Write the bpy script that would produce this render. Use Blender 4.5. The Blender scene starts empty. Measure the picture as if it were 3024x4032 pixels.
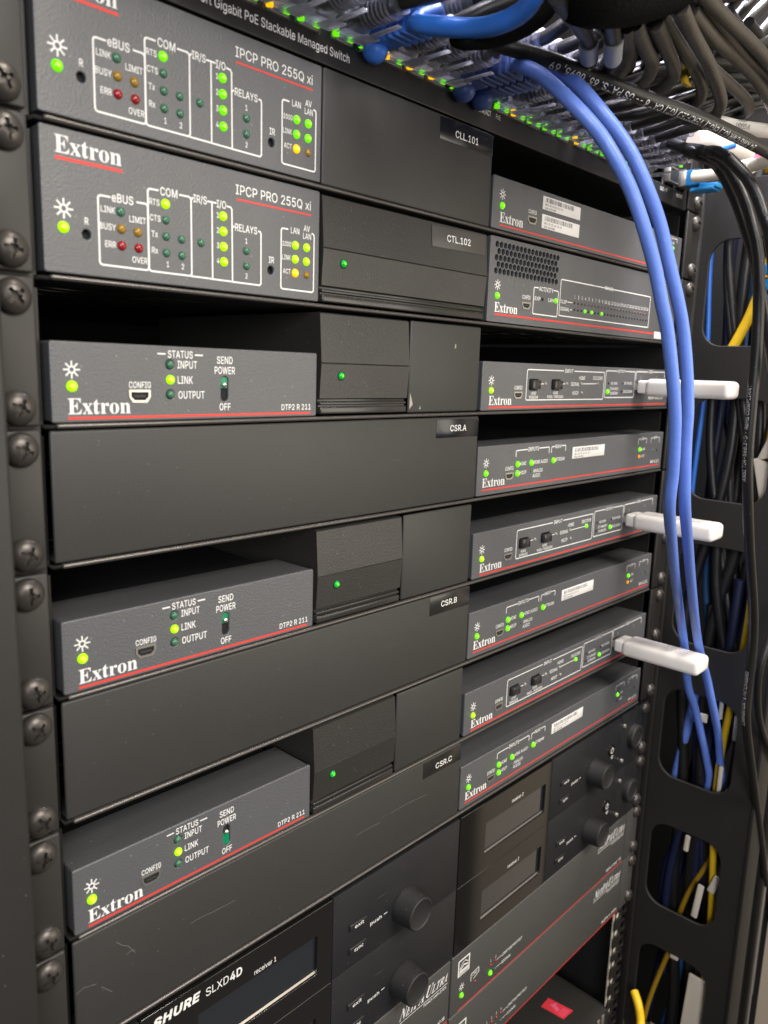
import bpy, bmesh, math, random
from mathutils import Vector, Matrix
from mathutils.geometry import delaunay_2d_cdt
random.seed(7)
MM = 0.001
sc = bpy.context.scene
col = sc.collection
U = 44.45

# ------------------------------------------------------------------ camera
cd = bpy.data.cameras.new('camera')
cam = bpy.data.objects.new('camera', cd)
col.objects.link(cam)
R = ((0.686783271668191, -0.7261581693372537, 0.03198516626902647),
     (-0.10889066253748383, -0.14629464533495262, -0.983229729187668),
     (0.7186595597401846, 0.6717828442665309, -0.17954455931682944))
m = Matrix(((R[0][0], -R[1][0], -R[2][0], -105.501*MM),
            (R[0][1], -R[1][1], -R[2][1], -239.218*MM),
            (R[0][2], -R[1][2], -R[2][2], -112.462*MM),
            (0, 0, 0, 1)))
cam.matrix_world = m
cd.sensor_fit = 'VERTICAL'
cd.sensor_width = 27.0
cd.sensor_height = 36.0
cd.lens = 36.0*3085.94/4032
cd.clip_start = 0.005
cd.clip_end = 30
cd.dof.use_dof = True
cd.dof.focus_distance = 0.375
cd.dof.aperture_fstop = 15.0
sc.camera = cam

# ------------------------------------------------------------------ world and light
w = bpy.data.worlds.new('World')
sc.world = w
w.use_nodes = True
w.node_tree.nodes['Background'].inputs[0].default_value = (0.80, 0.84, 1.0, 1)
w.node_tree.nodes['Background'].inputs[1].default_value = 0.12
sc.view_settings.view_transform = 'Standard'
sc.view_settings.look = 'None'
sc.view_settings.exposure = 0.0
sc.view_settings.gamma = 1.0
try:
    sc.cycles.max_bounces = 8
    sc.cycles.transparent_max_bounces = 24
    sc.cycles.caustics_reflective = False
    sc.cycles.caustics_refractive = False
    sc.cycles.use_adaptive_sampling = True
except Exception:
    pass

def lamp(name, loc, target, power, size, color, sy=None):
    l = bpy.data.lights.new(name, 'AREA')
    l.shape = 'RECTANGLE'
    l.size = size*MM
    l.size_y = (sy or size)*MM
    l.energy = power
    l.color = color
    o = bpy.data.objects.new(name, l)
    col.objects.link(o)
    o.location = Vector(loc)*MM
    d = (Vector(target)-Vector(loc))
    o.rotation_euler = d.to_track_quat('-Z', 'Y').to_euler()
    return o
lamp('ceiling_or_fill_light', (350, -430, 900), (180, -40, -200), 7.5, 260, (1.0, 0.92, 0.82))
lamp('ceiling_or_fill_light', (640, -760, -130), (130, 0, -130), 2.6, 480, (1.0, 0.92, 0.78), 400)  # unseen fill at rack height, added for the sheen on the panels
lamp('ceiling_or_fill_light', (200, -1150, 620), (120, 0, -160), 19.0, 620, (1.0, 0.94, 0.86), 480)
lamp('ceiling_or_fill_light', (-560, -800, 60), (60, 0, -200), 8.0, 420, (0.97, 0.97, 1.0))  # left fill at rack height, not a ceiling lamp
lamp('ceiling_or_fill_light', (430, -70, 380), (270, -25, 20), 7.0, 110, (0.92, 0.90, 1.0))  # cool fill added close above the switch to brighten the plugs
lamp('plug_fill_light', (225, -42, 135), (225, -30, 0), 1.5, 300, (0.90, 0.87, 1.0), 26)  # unseen fill added over the plugs; no lamp is mounted there
lamp('wall_fill_light', (350, -900, -100), (900, -950, -200), 9.0, 500, (1.0, 0.90, 0.76))  # unseen fill added to brighten the wall for reflections

# ------------------------------------------------------------------ materials
MATS = {}
def nodes(name):
    mt = bpy.data.materials.new(name)
    mt.use_nodes = True
    return mt, mt.node_tree.nodes, mt.node_tree.links, mt.node_tree.nodes['Principled BSDF']
def coat(name, rgb, rough=0.5, grain=2200, bump=0.25, dist=0.00012, metal=0.0, spec=0.5, dust=0.0, smudge=0.0, coatw=0.0):
    mt, n, l, b = nodes(name)
    b.inputs['Base Color'].default_value = (*rgb, 1)
    b.inputs['Roughness'].default_value = rough
    b.inputs['Metallic'].default_value = metal
    b.inputs['Specular IOR Level'].default_value = spec
    b.inputs['Coat Weight'].default_value = coatw
    tc = n.new('ShaderNodeTexCoord')
    if bump > 0:
        nz = n.new('ShaderNodeTexNoise'); nz.inputs['Scale'].default_value = grain; nz.inputs['Detail'].default_value = 3
        l.new(tc.outputs['Object'], nz.inputs['Vector'])
        bp = n.new('ShaderNodeBump'); bp.inputs['Strength'].default_value = bump; bp.inputs['Distance'].default_value = dist
        l.new(nz.outputs['Fac'], bp.inputs['Height']); l.new(bp.outputs['Normal'], b.inputs['Normal'])
    if dust > 0 or smudge > 0:
        n2 = n.new('ShaderNodeTexNoise'); n2.inputs['Scale'].default_value = 13; n2.inputs['Detail'].default_value = 6; n2.inputs['Roughness'].default_value = 0.65
        l.new(tc.outputs['Object'], n2.inputs['Vector'])
        r1 = n.new('ShaderNodeMapRange'); r1.inputs['From Min'].default_value = 0.3; r1.inputs['From Max'].default_value = 0.7
        r1.inputs['To Min'].default_value = rough-smudge; r1.inputs['To Max'].default_value = rough+smudge
        l.new(n2.outputs['Fac'], r1.inputs['Value']); l.new(r1.outputs['Result'], b.inputs['Roughness'])
        vo = n.new('ShaderNodeTexVoronoi'); vo.inputs['Scale'].default_value = 210
        l.new(tc.outputs['Object'], vo.inputs['Vector'])
        r2 = n.new('ShaderNodeMapRange'); r2.inputs['From Min'].default_value = 0.035; r2.inputs['From Max'].default_value = 0.07
        r2.inputs['To Min'].default_value = 1.0; r2.inputs['To Max'].default_value = 0.0
        l.new(vo.outputs['Distance'], r2.inputs['Value'])
        # scratches: very stretched noise, thresholded
        mp = n.new('ShaderNodeMapping'); mp.inputs['Rotation'].default_value = (0.3, 0.9, 0.4); mp.inputs['Scale'].default_value = (14, 14, 420)
        l.new(tc.outputs['Object'], mp.inputs['Vector'])
        n3 = n.new('ShaderNodeTexNoise'); n3.inputs['Scale'].default_value = 1.0; n3.inputs['Detail'].default_value = 1
        l.new(mp.outputs['Vector'], n3.inputs['Vector'])
        r3 = n.new('ShaderNodeMapRange'); r3.inputs['From Min'].default_value = 0.80; r3.inputs['From Max'].default_value = 0.84
        l.new(n3.outputs['Fac'], r3.inputs['Value'])
        mx2 = n.new('ShaderNodeMath'); mx2.operation = 'MAXIMUM'
        l.new(r2.outputs['Result'], mx2.inputs[0]); l.new(r3.outputs['Result'], mx2.inputs[1])
        mu = n.new('ShaderNodeMath'); mu.operation = 'MULTIPLY'; mu.inputs[1].default_value = dust
        l.new(mx2.outputs[0], mu.inputs[0])
        mx = n.new('ShaderNodeMix'); mx.data_type = 'RGBA'
        mx.inputs[6].default_value = (*rgb, 1); mx.inputs[7].default_value = (0.42, 0.40, 0.36, 1)
        l.new(mu.outputs[0], mx.inputs[0]); l.new(mx.outputs[2], b.inputs['Base Color'])
    MATS[name] = mt
    return mt
def emis(name, rgb, strength, base=None, base_mix=None):
    mt, n, l, b = nodes(name)
    b.inputs['Base Color'].default_value = (*(base or rgb), 1)
    b.inputs['Roughness'].default_value = 0.15
    b.inputs['Emission Color'].default_value = (*rgb, 1)
    b.inputs['Emission Strength'].default_value = strength
    MATS[name] = mt
    return mt
coat('device_grey', (0.088, 0.089, 0.092), 0.46, 1300, 0.9, 0.00022, spec=0.8, dust=0.5, smudge=0.05)
coat('panel_dark', (0.036, 0.0345, 0.0315), 0.50, 1900, 0.6, 0.00012, spec=0.5, dust=0.17, smudge=0.045)
coat('shelf_black', (0.018, 0.017, 0.016), 0.38, 2400, 0.15, 0.0001, dust=0.25, smudge=0.06)
coat('ear_black', (0.032, 0.0295, 0.027), 0.45, 2400, 0.25, 0.0001, dust=0.3, smudge=0.07)
coat('lip_metal', (0.11, 0.10, 0.09), 0.30, 900, 0.12, 0.0001, metal=0.5, dust=0.08, smudge=0.08)
coat('psu_plastic', (0.027, 0.0255, 0.023), 0.42, 1100, 0.6, 0.00020, spec=0.6, dust=0.25, smudge=0.06)
coat('psu_gloss', (0.030, 0.028, 0.026), 0.22, 1500, 0.1, 0.0001)
coat('receiver_matte', (0.018, 0.018, 0.019), 0.42, 2600, 0.2, 0.0001, dust=0.3, smudge=0.08)
coat('receiver_gloss', (0.012, 0.011, 0.010), 0.06, 900, 0.0, 0.0, spec=1.0)
coat('display_glass', (0.020, 0.022, 0.026), 0.03, 900, 0.0, 0.0, spec=1.0, coatw=1.0)
coat('metal_trim', (0.4, 0.36, 0.31), 0.38, 1500, 0.1, 0.0001, metal=0.6)
coat('knob_rubber', (0.016, 0.015, 0.0145), 0.62, 1800, 0.7, 0.00025, dust=0.5, smudge=0.08)
coat('amp_grey', (0.068, 0.066, 0.061), 0.45, 2600, 0.15, 0.0001, dust=0.12, smudge=0.05)
coat('switch_black', (0.014, 0.013, 0.012), 0.42, 2600, 0.2, 0.0001, dust=0.25, smudge=0.05)
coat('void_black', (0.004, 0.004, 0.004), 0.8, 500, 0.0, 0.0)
coat('print_white', (0.80, 0.78, 0.74), 0.6, 500, 0.0, 0.0)
coat('print_grey', (0.45, 0.45, 0.46), 0.6, 500, 0.0, 0.0)
coat('print_red', (0.72, 0.045, 0.03), 0.5, 500, 0.0, 0.0)
coat('print_dark', (0.03, 0.03, 0.03), 0.6, 500, 0.0, 0.0)
coat('sticker_white', (0.80, 0.77, 0.72), 0.5, 500, 0.0, 0.0)
coat('label_black', (0.008, 0.009, 0.013), 0.20, 500, 0.05, 0.0001)
coat('label_grey', (0.066, 0.061, 0.054), 0.40, 500, 0.05, 0.0001)
coat('label_mid', (0.022, 0.020, 0.018), 0.24, 700, 0.1, 0.0001)
coat('usb_shell', (0.60, 0.57, 0.50), 0.30, 500, 0.0, 0.0, metal=0.85)
coat('screw_metal', (0.085, 0.076, 0.068), 0.36, 900, 0.2, 0.0001, metal=0.55)
coat('rail_black', (0.018, 0.016, 0.014), 0.45, 2000, 0.4, 0.00012, dust=0.2, smudge=0.06)
coat('plate_black', (0.015, 0.0135, 0.011), 0.6, 1600, 0.6, 0.00018, dust=0.2, smudge=0.05)
coat('post_grey', (0.02, 0.0185, 0.017), 0.5, 1500, 0.4, 0.00014, dust=0.2, smudge=0.06)
coat('beige_wall', (0.40, 0.34, 0.26), 0.8, 120, 0.2, 0.001)
coat('sill_dark', (0.16, 0.145, 0.125), 0.35, 800, 0.1, 0.0001, metal=0.4)
coat('carpet_dark', (0.025, 0.025, 0.028), 0.95, 150, 0.5, 0.002)
coat('scuff_grey', (0.16, 0.155, 0.145), 0.6, 500, 0.0, 0.0)
coat('trim_metal', (0.38, 0.35, 0.31), 0.35, 500, 0.0, 0.0, metal=0.5)
coat('cable_black', (0.012, 0.011, 0.010), 0.40, 700, 0.35, 0.0003, dust=0.35, smudge=0.08)
coat('cable_grey', (0.055, 0.047, 0.038), 0.42, 500, 0.5, 0.0005, dust=0.3, smudge=0.08)
coat('velcro_black', (0.006, 0.0055, 0.005), 1.0, 1400, 1.0, 0.0009, spec=0.1)
coat('cable_blue', (0.14, 0.25, 0.74), 0.42, 260, 0.22, 0.0010, dust=0.1, smudge=0.06)
coat('boot_blue', (0.05, 0.19, 0.70), 0.45, 500, 0.1, 0.0003)
coat('boot_navy', (0.065, 0.11, 0.33), 0.45, 500, 0.1, 0.0003)
coat('cable_royal', (0.022, 0.13, 0.5), 0.36, 260, 0.2, 0.0008)
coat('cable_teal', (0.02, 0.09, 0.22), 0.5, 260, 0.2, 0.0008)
coat('cable_navy', (0.006, 0.01, 0.04), 0.5, 260, 0.2, 0.0008)  # navy, darkened in the colour for shade inside the side openings
coat('cable_yellow', (0.80, 0.50, 0.01), 0.45, 260, 0.1, 0.0004)
coat('cable_yellow_shaded', (0.36, 0.21, 0.01), 0.45, 260, 0.1, 0.0004)  # the yellow jacket with the shade of the lower openings in its colour
coat('cable_cream', (0.80, 0.72, 0.58), 0.5, 260, 0.05, 0.0004)
coat('cable_pink', (0.85, 0.14, 0.26), 0.5, 260, 0.05, 0.0004)
coat('stick_white', (0.90, 0.85, 0.79), 0.32, 400, 0.0, 0.0)
coat('clip_blue', (0.02, 0.22, 0.50), 0.4, 400, 0.0, 0.0)
coat('sticker_red', (0.80, 0.05, 0.07), 0.4, 400, 0.05, 0.0003)
coat('gold', (0.75, 0.55, 0.2), 0.3, 400, 0.0, 0.0, metal=1.0)
coat('led_off_green', (0.050, 0.15, 0.085), 0.15, 300, 0.0, 0.0)
coat('led_off_amber', (0.3, 0.17, 0.015), 0.15, 300, 0.0, 0.0)
coat('led_off_red', (0.3, 0.012, 0.015), 0.15, 300, 0.0, 0.0)
coat('led_off_small', (0.09, 0.045, 0.04), 0.25, 300, 0.0, 0.0)
coat('led_off_clear', (0.30, 0.27, 0.22), 0.2, 300, 0.0, 0.0)
coat('slider_green', (0.0, 0.22, 0.09), 0.4, 300, 0.0, 0.0)
emis('led_green', (0.16, 0.80, 0.0), 0.9, (0.1, 0.5, 0.0))
emis('led_lime', (0.34, 0.86, 0.0), 0.95, (0.3, 0.6, 0.0))
emis('led_amber', (1.0, 0.55, 0.0), 1.0, (0.6, 0.35, 0.0))
emis('led_orange', (1.0, 0.30, 0.0), 0.8, (0.6, 0.2, 0.0))
emis('led_core_green', (0.42, 1.0, 0.06), 1.15, (.2, .6, 0))
emis('led_core_lime', (0.80, 1.0, 0.12), 1.1, (.5, .6, 0))
emis('led_core_amber', (1.0, 0.80, 0.15), 1.2, (.6, .4, 0))
emis('led_deep', (0.0, 0.45, 0.03), 0.5, (0.0, 0.3, 0.03))

def clear_mat(nm='clear_plastic', lo=0.24, df_=0.5):
    mt = bpy.data.materials.new(nm); mt.use_nodes = True
    n = mt.node_tree.nodes; l = mt.node_tree.links; n.clear()
    out = n.new('ShaderNodeOutputMaterial'); mix = n.new('ShaderNodeMixShader'); tr = n.new('ShaderNodeBsdfTransparent')
    gl = n.new('ShaderNodeBsdfGlossy'); df = n.new('ShaderNodeBsdfTranslucent'); mg = n.new('ShaderNodeMixShader')
    tr.inputs[0].default_value = (0.90, 0.90, 0.94, 1)
    gl.inputs['Color'].default_value = (0.95, 0.95, 1.0, 1); gl.inputs['Roughness'].default_value = 0.18
    df.inputs['Color'].default_value = (0.8, 0.8, 0.88, 1); mg.inputs[0].default_value = df_
    fr = n.new('ShaderNodeFresnel'); fr.inputs['IOR'].default_value = 1.6
    mr = n.new('ShaderNodeMapRange'); mr.inputs['To Min'].default_value = lo; mr.inputs['To Max'].default_value = 1.0
    l.new(fr.outputs[0], mr.inputs['Value']); l.new(mr.outputs['Result'], mix.inputs[0])
    tc = n.new('ShaderNodeTexCoord'); nz = n.new('ShaderNodeTexNoise'); nz.inputs['Scale'].default_value = 170; nz.inputs['Detail'].default_value = 2
    bp = n.new('ShaderNodeBump'); bp.inputs['Strength'].default_value = 0.7; bp.inputs['Distance'].default_value = 0.0012
    l.new(tc.outputs['Object'], nz.inputs['Vector']); l.new(nz.outputs['Fac'], bp.inputs['Height'])
    for q in (gl, df, fr): l.new(bp.outputs['Normal'], q.inputs['Normal'])
    l.new(gl.outputs[0], mg.inputs[1]); l.new(df.outputs[0], mg.inputs[2])
    l.new(tr.outputs[0], mix.inputs[1]); l.new(mg.outputs[0], mix.inputs[2]); l.new(mix.outputs[0], out.inputs[0])
    MATS[nm] = mt
clear_mat()
clear_mat('clear_boot', 0.42, 0.62)

# ------------------------------------------------------------------ object helpers
def tag(o, label=None, cat=None, group=None, kind=None):
    if label: o['label'] = label
    if cat: o['category'] = cat
    if group: o['group'] = group
    if kind: o['kind'] = kind
    return o
def thing(name, label, cat, loc=(0, 0, 0), group=None):
    o = bpy.data.objects.new(name, None); col.objects.link(o)
    o.empty_display_size = 0.01
    o.location = Vector(loc)*MM
    return tag(o, label, cat, group)
def link(name, me, parent=None, mat=None, loc=None):
    o = bpy.data.objects.new(name, me); col.objects.link(o)
    if mat and not me.materials: me.materials.append(MATS[mat])
    if parent: o.parent = parent
    if loc: o.location = Vector(loc)*MM
    return o
def copy_tree(o, parent=None):
    c = o.copy(); col.objects.link(c)
    if parent is not None: c.parent = parent
    for ch in list(o.children):
        copy_tree(ch, c)
    return c
class MB:
    """collects shapes (millimetres) into one mesh"""
    def __init__(s): s.v = []; s.f = []; s.sm = []
    def add(s, vs, fs, smooth=False):
        k = len(s.v); s.v += [tuple(v) for v in vs]; s.f += [tuple(i+k for i in f) for f in fs]; s.sm += [smooth]*len(fs)
        return s
    def box(s, x0, x1, y0, y1, z0, z1, bev=0.0, seg=2, openy=None):
        bm = bmesh.new(); bmesh.ops.create_cube(bm, size=1)
        for v in bm.verts:
            v.co = Vector(((x0+x1)/2+v.co.x*(x1-x0), (y0+y1)/2+v.co.y*(y1-y0), (z0+z1)/2+v.co.z*(z1-z0)))
        if openy is not None:
            for f in list(bm.faces):
                if abs(f.calc_center_median().y-openy) < 1e-4: bm.faces.remove(f)
        if bev > 0:
            bmesh.ops.bevel(bm, geom=list(bm.edges), offset=bev, segments=seg, profile=0.5, affect='EDGES', clamp_overlap=True)
        bm.verts.index_update()
        s.add([v.co.copy() for v in bm.verts], [[v.index for v in f.verts] for f in bm.faces], bev > 0)
        bm.free(); return s
    def lathe(s, cx, y0, cz, prof, n=24, axis='y', smooth=True):
        """prof: list of (r, d) ; d along the axis"""
        vs = []; fs = []
        for r, d in prof:
            for i in range(n):
                a = 2*math.pi*i/n
                if axis == 'y': vs.append((cx+r*math.cos(a), y0+d, cz+r*math.sin(a)))
                elif axis == 'x': vs.append((cx+d, y0+r*math.cos(a), cz+r*math.sin(a)))
                else: vs.append((cx+r*math.cos(a), y0+r*math.sin(a), cz+d))
        for j in range(len(prof)-1):
            for i in range(n):
                a = j*n+i; b = j*n+(i+1) % n
                fs.append((a, b, b+n, a+n))
        fs.append(tuple(range(n))[::-1]); fs.append(tuple(range((len(prof)-1)*n, len(prof)*n)))
        return s.add(vs, fs, smooth)
    def prism(s, poly, a0, a1, axis='x'):
        """poly in the plane across axis, extruded a0..a1"""
        n = len(poly); vs = []
        for a in (a0, a1):
            for p, q in poly:
                vs.append((a, p, q) if axis == 'x' else ((p, a, q) if axis == 'y' else (p, q, a)))
        fs = [tuple(range(n)), tuple(range(n, 2*n))[::-1]] + [(i, i+n, (i+1) % n+n, (i+1) % n) for i in range(n)]
        return s.add(vs, fs)
    def quad(s, pts): return s.add(pts, [tuple(range(len(pts)))])
    def mesh(s, name):
        me = bpy.data.meshes.new(name)
        me.from_pydata([(x*MM, y*MM, z*MM) for x, y, z in s.v], [], s.f)
        me.polygons.foreach_set('use_smooth', s.sm)
        bm = bmesh.new(); bm.from_mesh(me); bmesh.ops.recalc_face_normals(bm, faces=bm.faces); bm.to_mesh(me); bm.free()
        try: me.set_sharp_from_angle(angle=math.radians(35))
        except Exception: pass
        return me
    def build(s, name, mat, parent=None, loc=None):
        return link(name, s.mesh(name), parent, mat, loc)
def bx(name, mat, parent, *a, **k): return MB().box(*a, **k).build(name, mat, parent)

def catmull(pts, step=4.0):
    P = [Vector(p) for p in pts]
    if len(P) == 2: return P
    P = [P[0]*2-P[1]] + P + [P[-1]*2-P[-2]]
    out = []
    for i in range(1, len(P)-2):
        n = max(2, int((P[i+1]-P[i]).length/step))
        for k in range(n):
            t = k/n; a, b, c, d = P[i-1], P[i], P[i+1], P[i+2]
            out.append(0.5*((2*b)+(c-a)*t+(2*a-5*b+4*c-d)*t*t+(3*b-a-3*c+d)*t*t*t))
    out.append(P[-2]); return out
def frames(pp):
    fr = []; up = Vector((0, 0.3, 1)).normalized()
    for i, p in enumerate(pp):
        t = (pp[min(i+1, len(pp)-1)]-pp[max(i-1, 0)]).normalized()
        s_ = t.cross(up)
        if s_.length < 1e-3: s_ = Vector((1, 0, 0))
        s_.normalize(); up = s_.cross(t).normalized()
        fr.append((p, t, s_, up))
    return fr
def tube(mb, pts, r, n=14, step=4.0, flat=1.0, rs=None):
    fr = frames(catmull(pts, step)); vs = []; fs = []
    for j, (p, t, s_, u) in enumerate(fr):
        rr = r if rs is None else r*rs(j/(len(fr)-1))
        for i in range(n):
            a = 2*math.pi*i/n
            vs.append(p+s_*(rr*math.cos(a))+u*(rr*flat*math.sin(a)))
    for j in range(len(fr)-1):
        for i in range(n):
            a = j*n+i; b = j*n+(i+1) % n
            fs.append((a, b, b+n, a+n))
    fs.append(tuple(range(n))[::-1]); fs.append(tuple(range((len(fr)-1)*n, len(fr)*n)))
    mb.add(vs, fs, True); return fr

# plates with real holes: filled 2-D curve, extruded
def rrect(x0, x1, z0, z1, r, n=4):
    r = min(r, (x1-x0)/2-1e-3, (z1-z0)/2-1e-3)
    if r <= 0: return [(x0, z0), (x1, z0), (x1, z1), (x0, z1)]
    out = []
    for cx, cz, a0 in ((x1-r, z0+r, -90), (x1-r, z1-r, 0), (x0+r, z1-r, 90), (x0+r, z0+r, 180)):
        for k in range(n+1):
            a = math.radians(a0+90*k/n); out.append((cx+r*math.cos(a), cz+r*math.sin(a)))
    return out
def circ(cx, cz, r, n=16, a0=0.0):
    return [(cx+r*math.cos(a0+2*math.pi*i/n), cz+r*math.sin(a0+2*math.pi*i/n)) for i in range(n)]
def plate(name, mat, parent, outline, holes, thick, bev=0.0, plane='xz', at=0.0):
    """outline and holes in mm; the front face looks to -Y (plane xz) or -X (plane yz) at coordinate `at`"""
    cu = bpy.data.curves.new(name, 'CURVE'); cu.dimensions = '2D'; cu.fill_mode = 'BOTH'
    cu.extrude = (thick/2-bev)*1.0; cu.bevel_depth = bev; cu.bevel_resolution = 2; cu.offset = -bev
    for loop in [outline]+holes:
        sp = cu.splines.new('POLY'); sp.points.add(len(loop)-1); sp.use_cyclic_u = True
        for p, (a, b) in zip(sp.points, loop): p.co = (a, b, 0, 1)
    o = bpy.data.objects.new(name, cu); col.objects.link(o)
    bpy.context.view_layer.update()
    me = bpy.data.meshes.new_from_object(o.evaluated_get(bpy.context.evaluated_depsgraph_get()))
    bpy.data.objects.remove(o); bpy.data.curves.remove(cu)
    for v in me.vertices:
        a, b, c = v.co
        v.co = (a*MM, (at+thick/2-c)*MM, b*MM) if plane == 'xz' else ((at+thick/2-c)*MM, a*MM, b*MM)
    bm = bmesh.new(); bm.from_mesh(me)
    bmesh.ops.remove_doubles(bm, verts=bm.verts, dist=1e-7)
    bmesh.ops.recalc_face_normals(bm, faces=bm.faces); bm.to_mesh(me); bm.free()
    me.materials.clear(); me.name = name
    return link(name, me, parent, mat)

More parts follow.
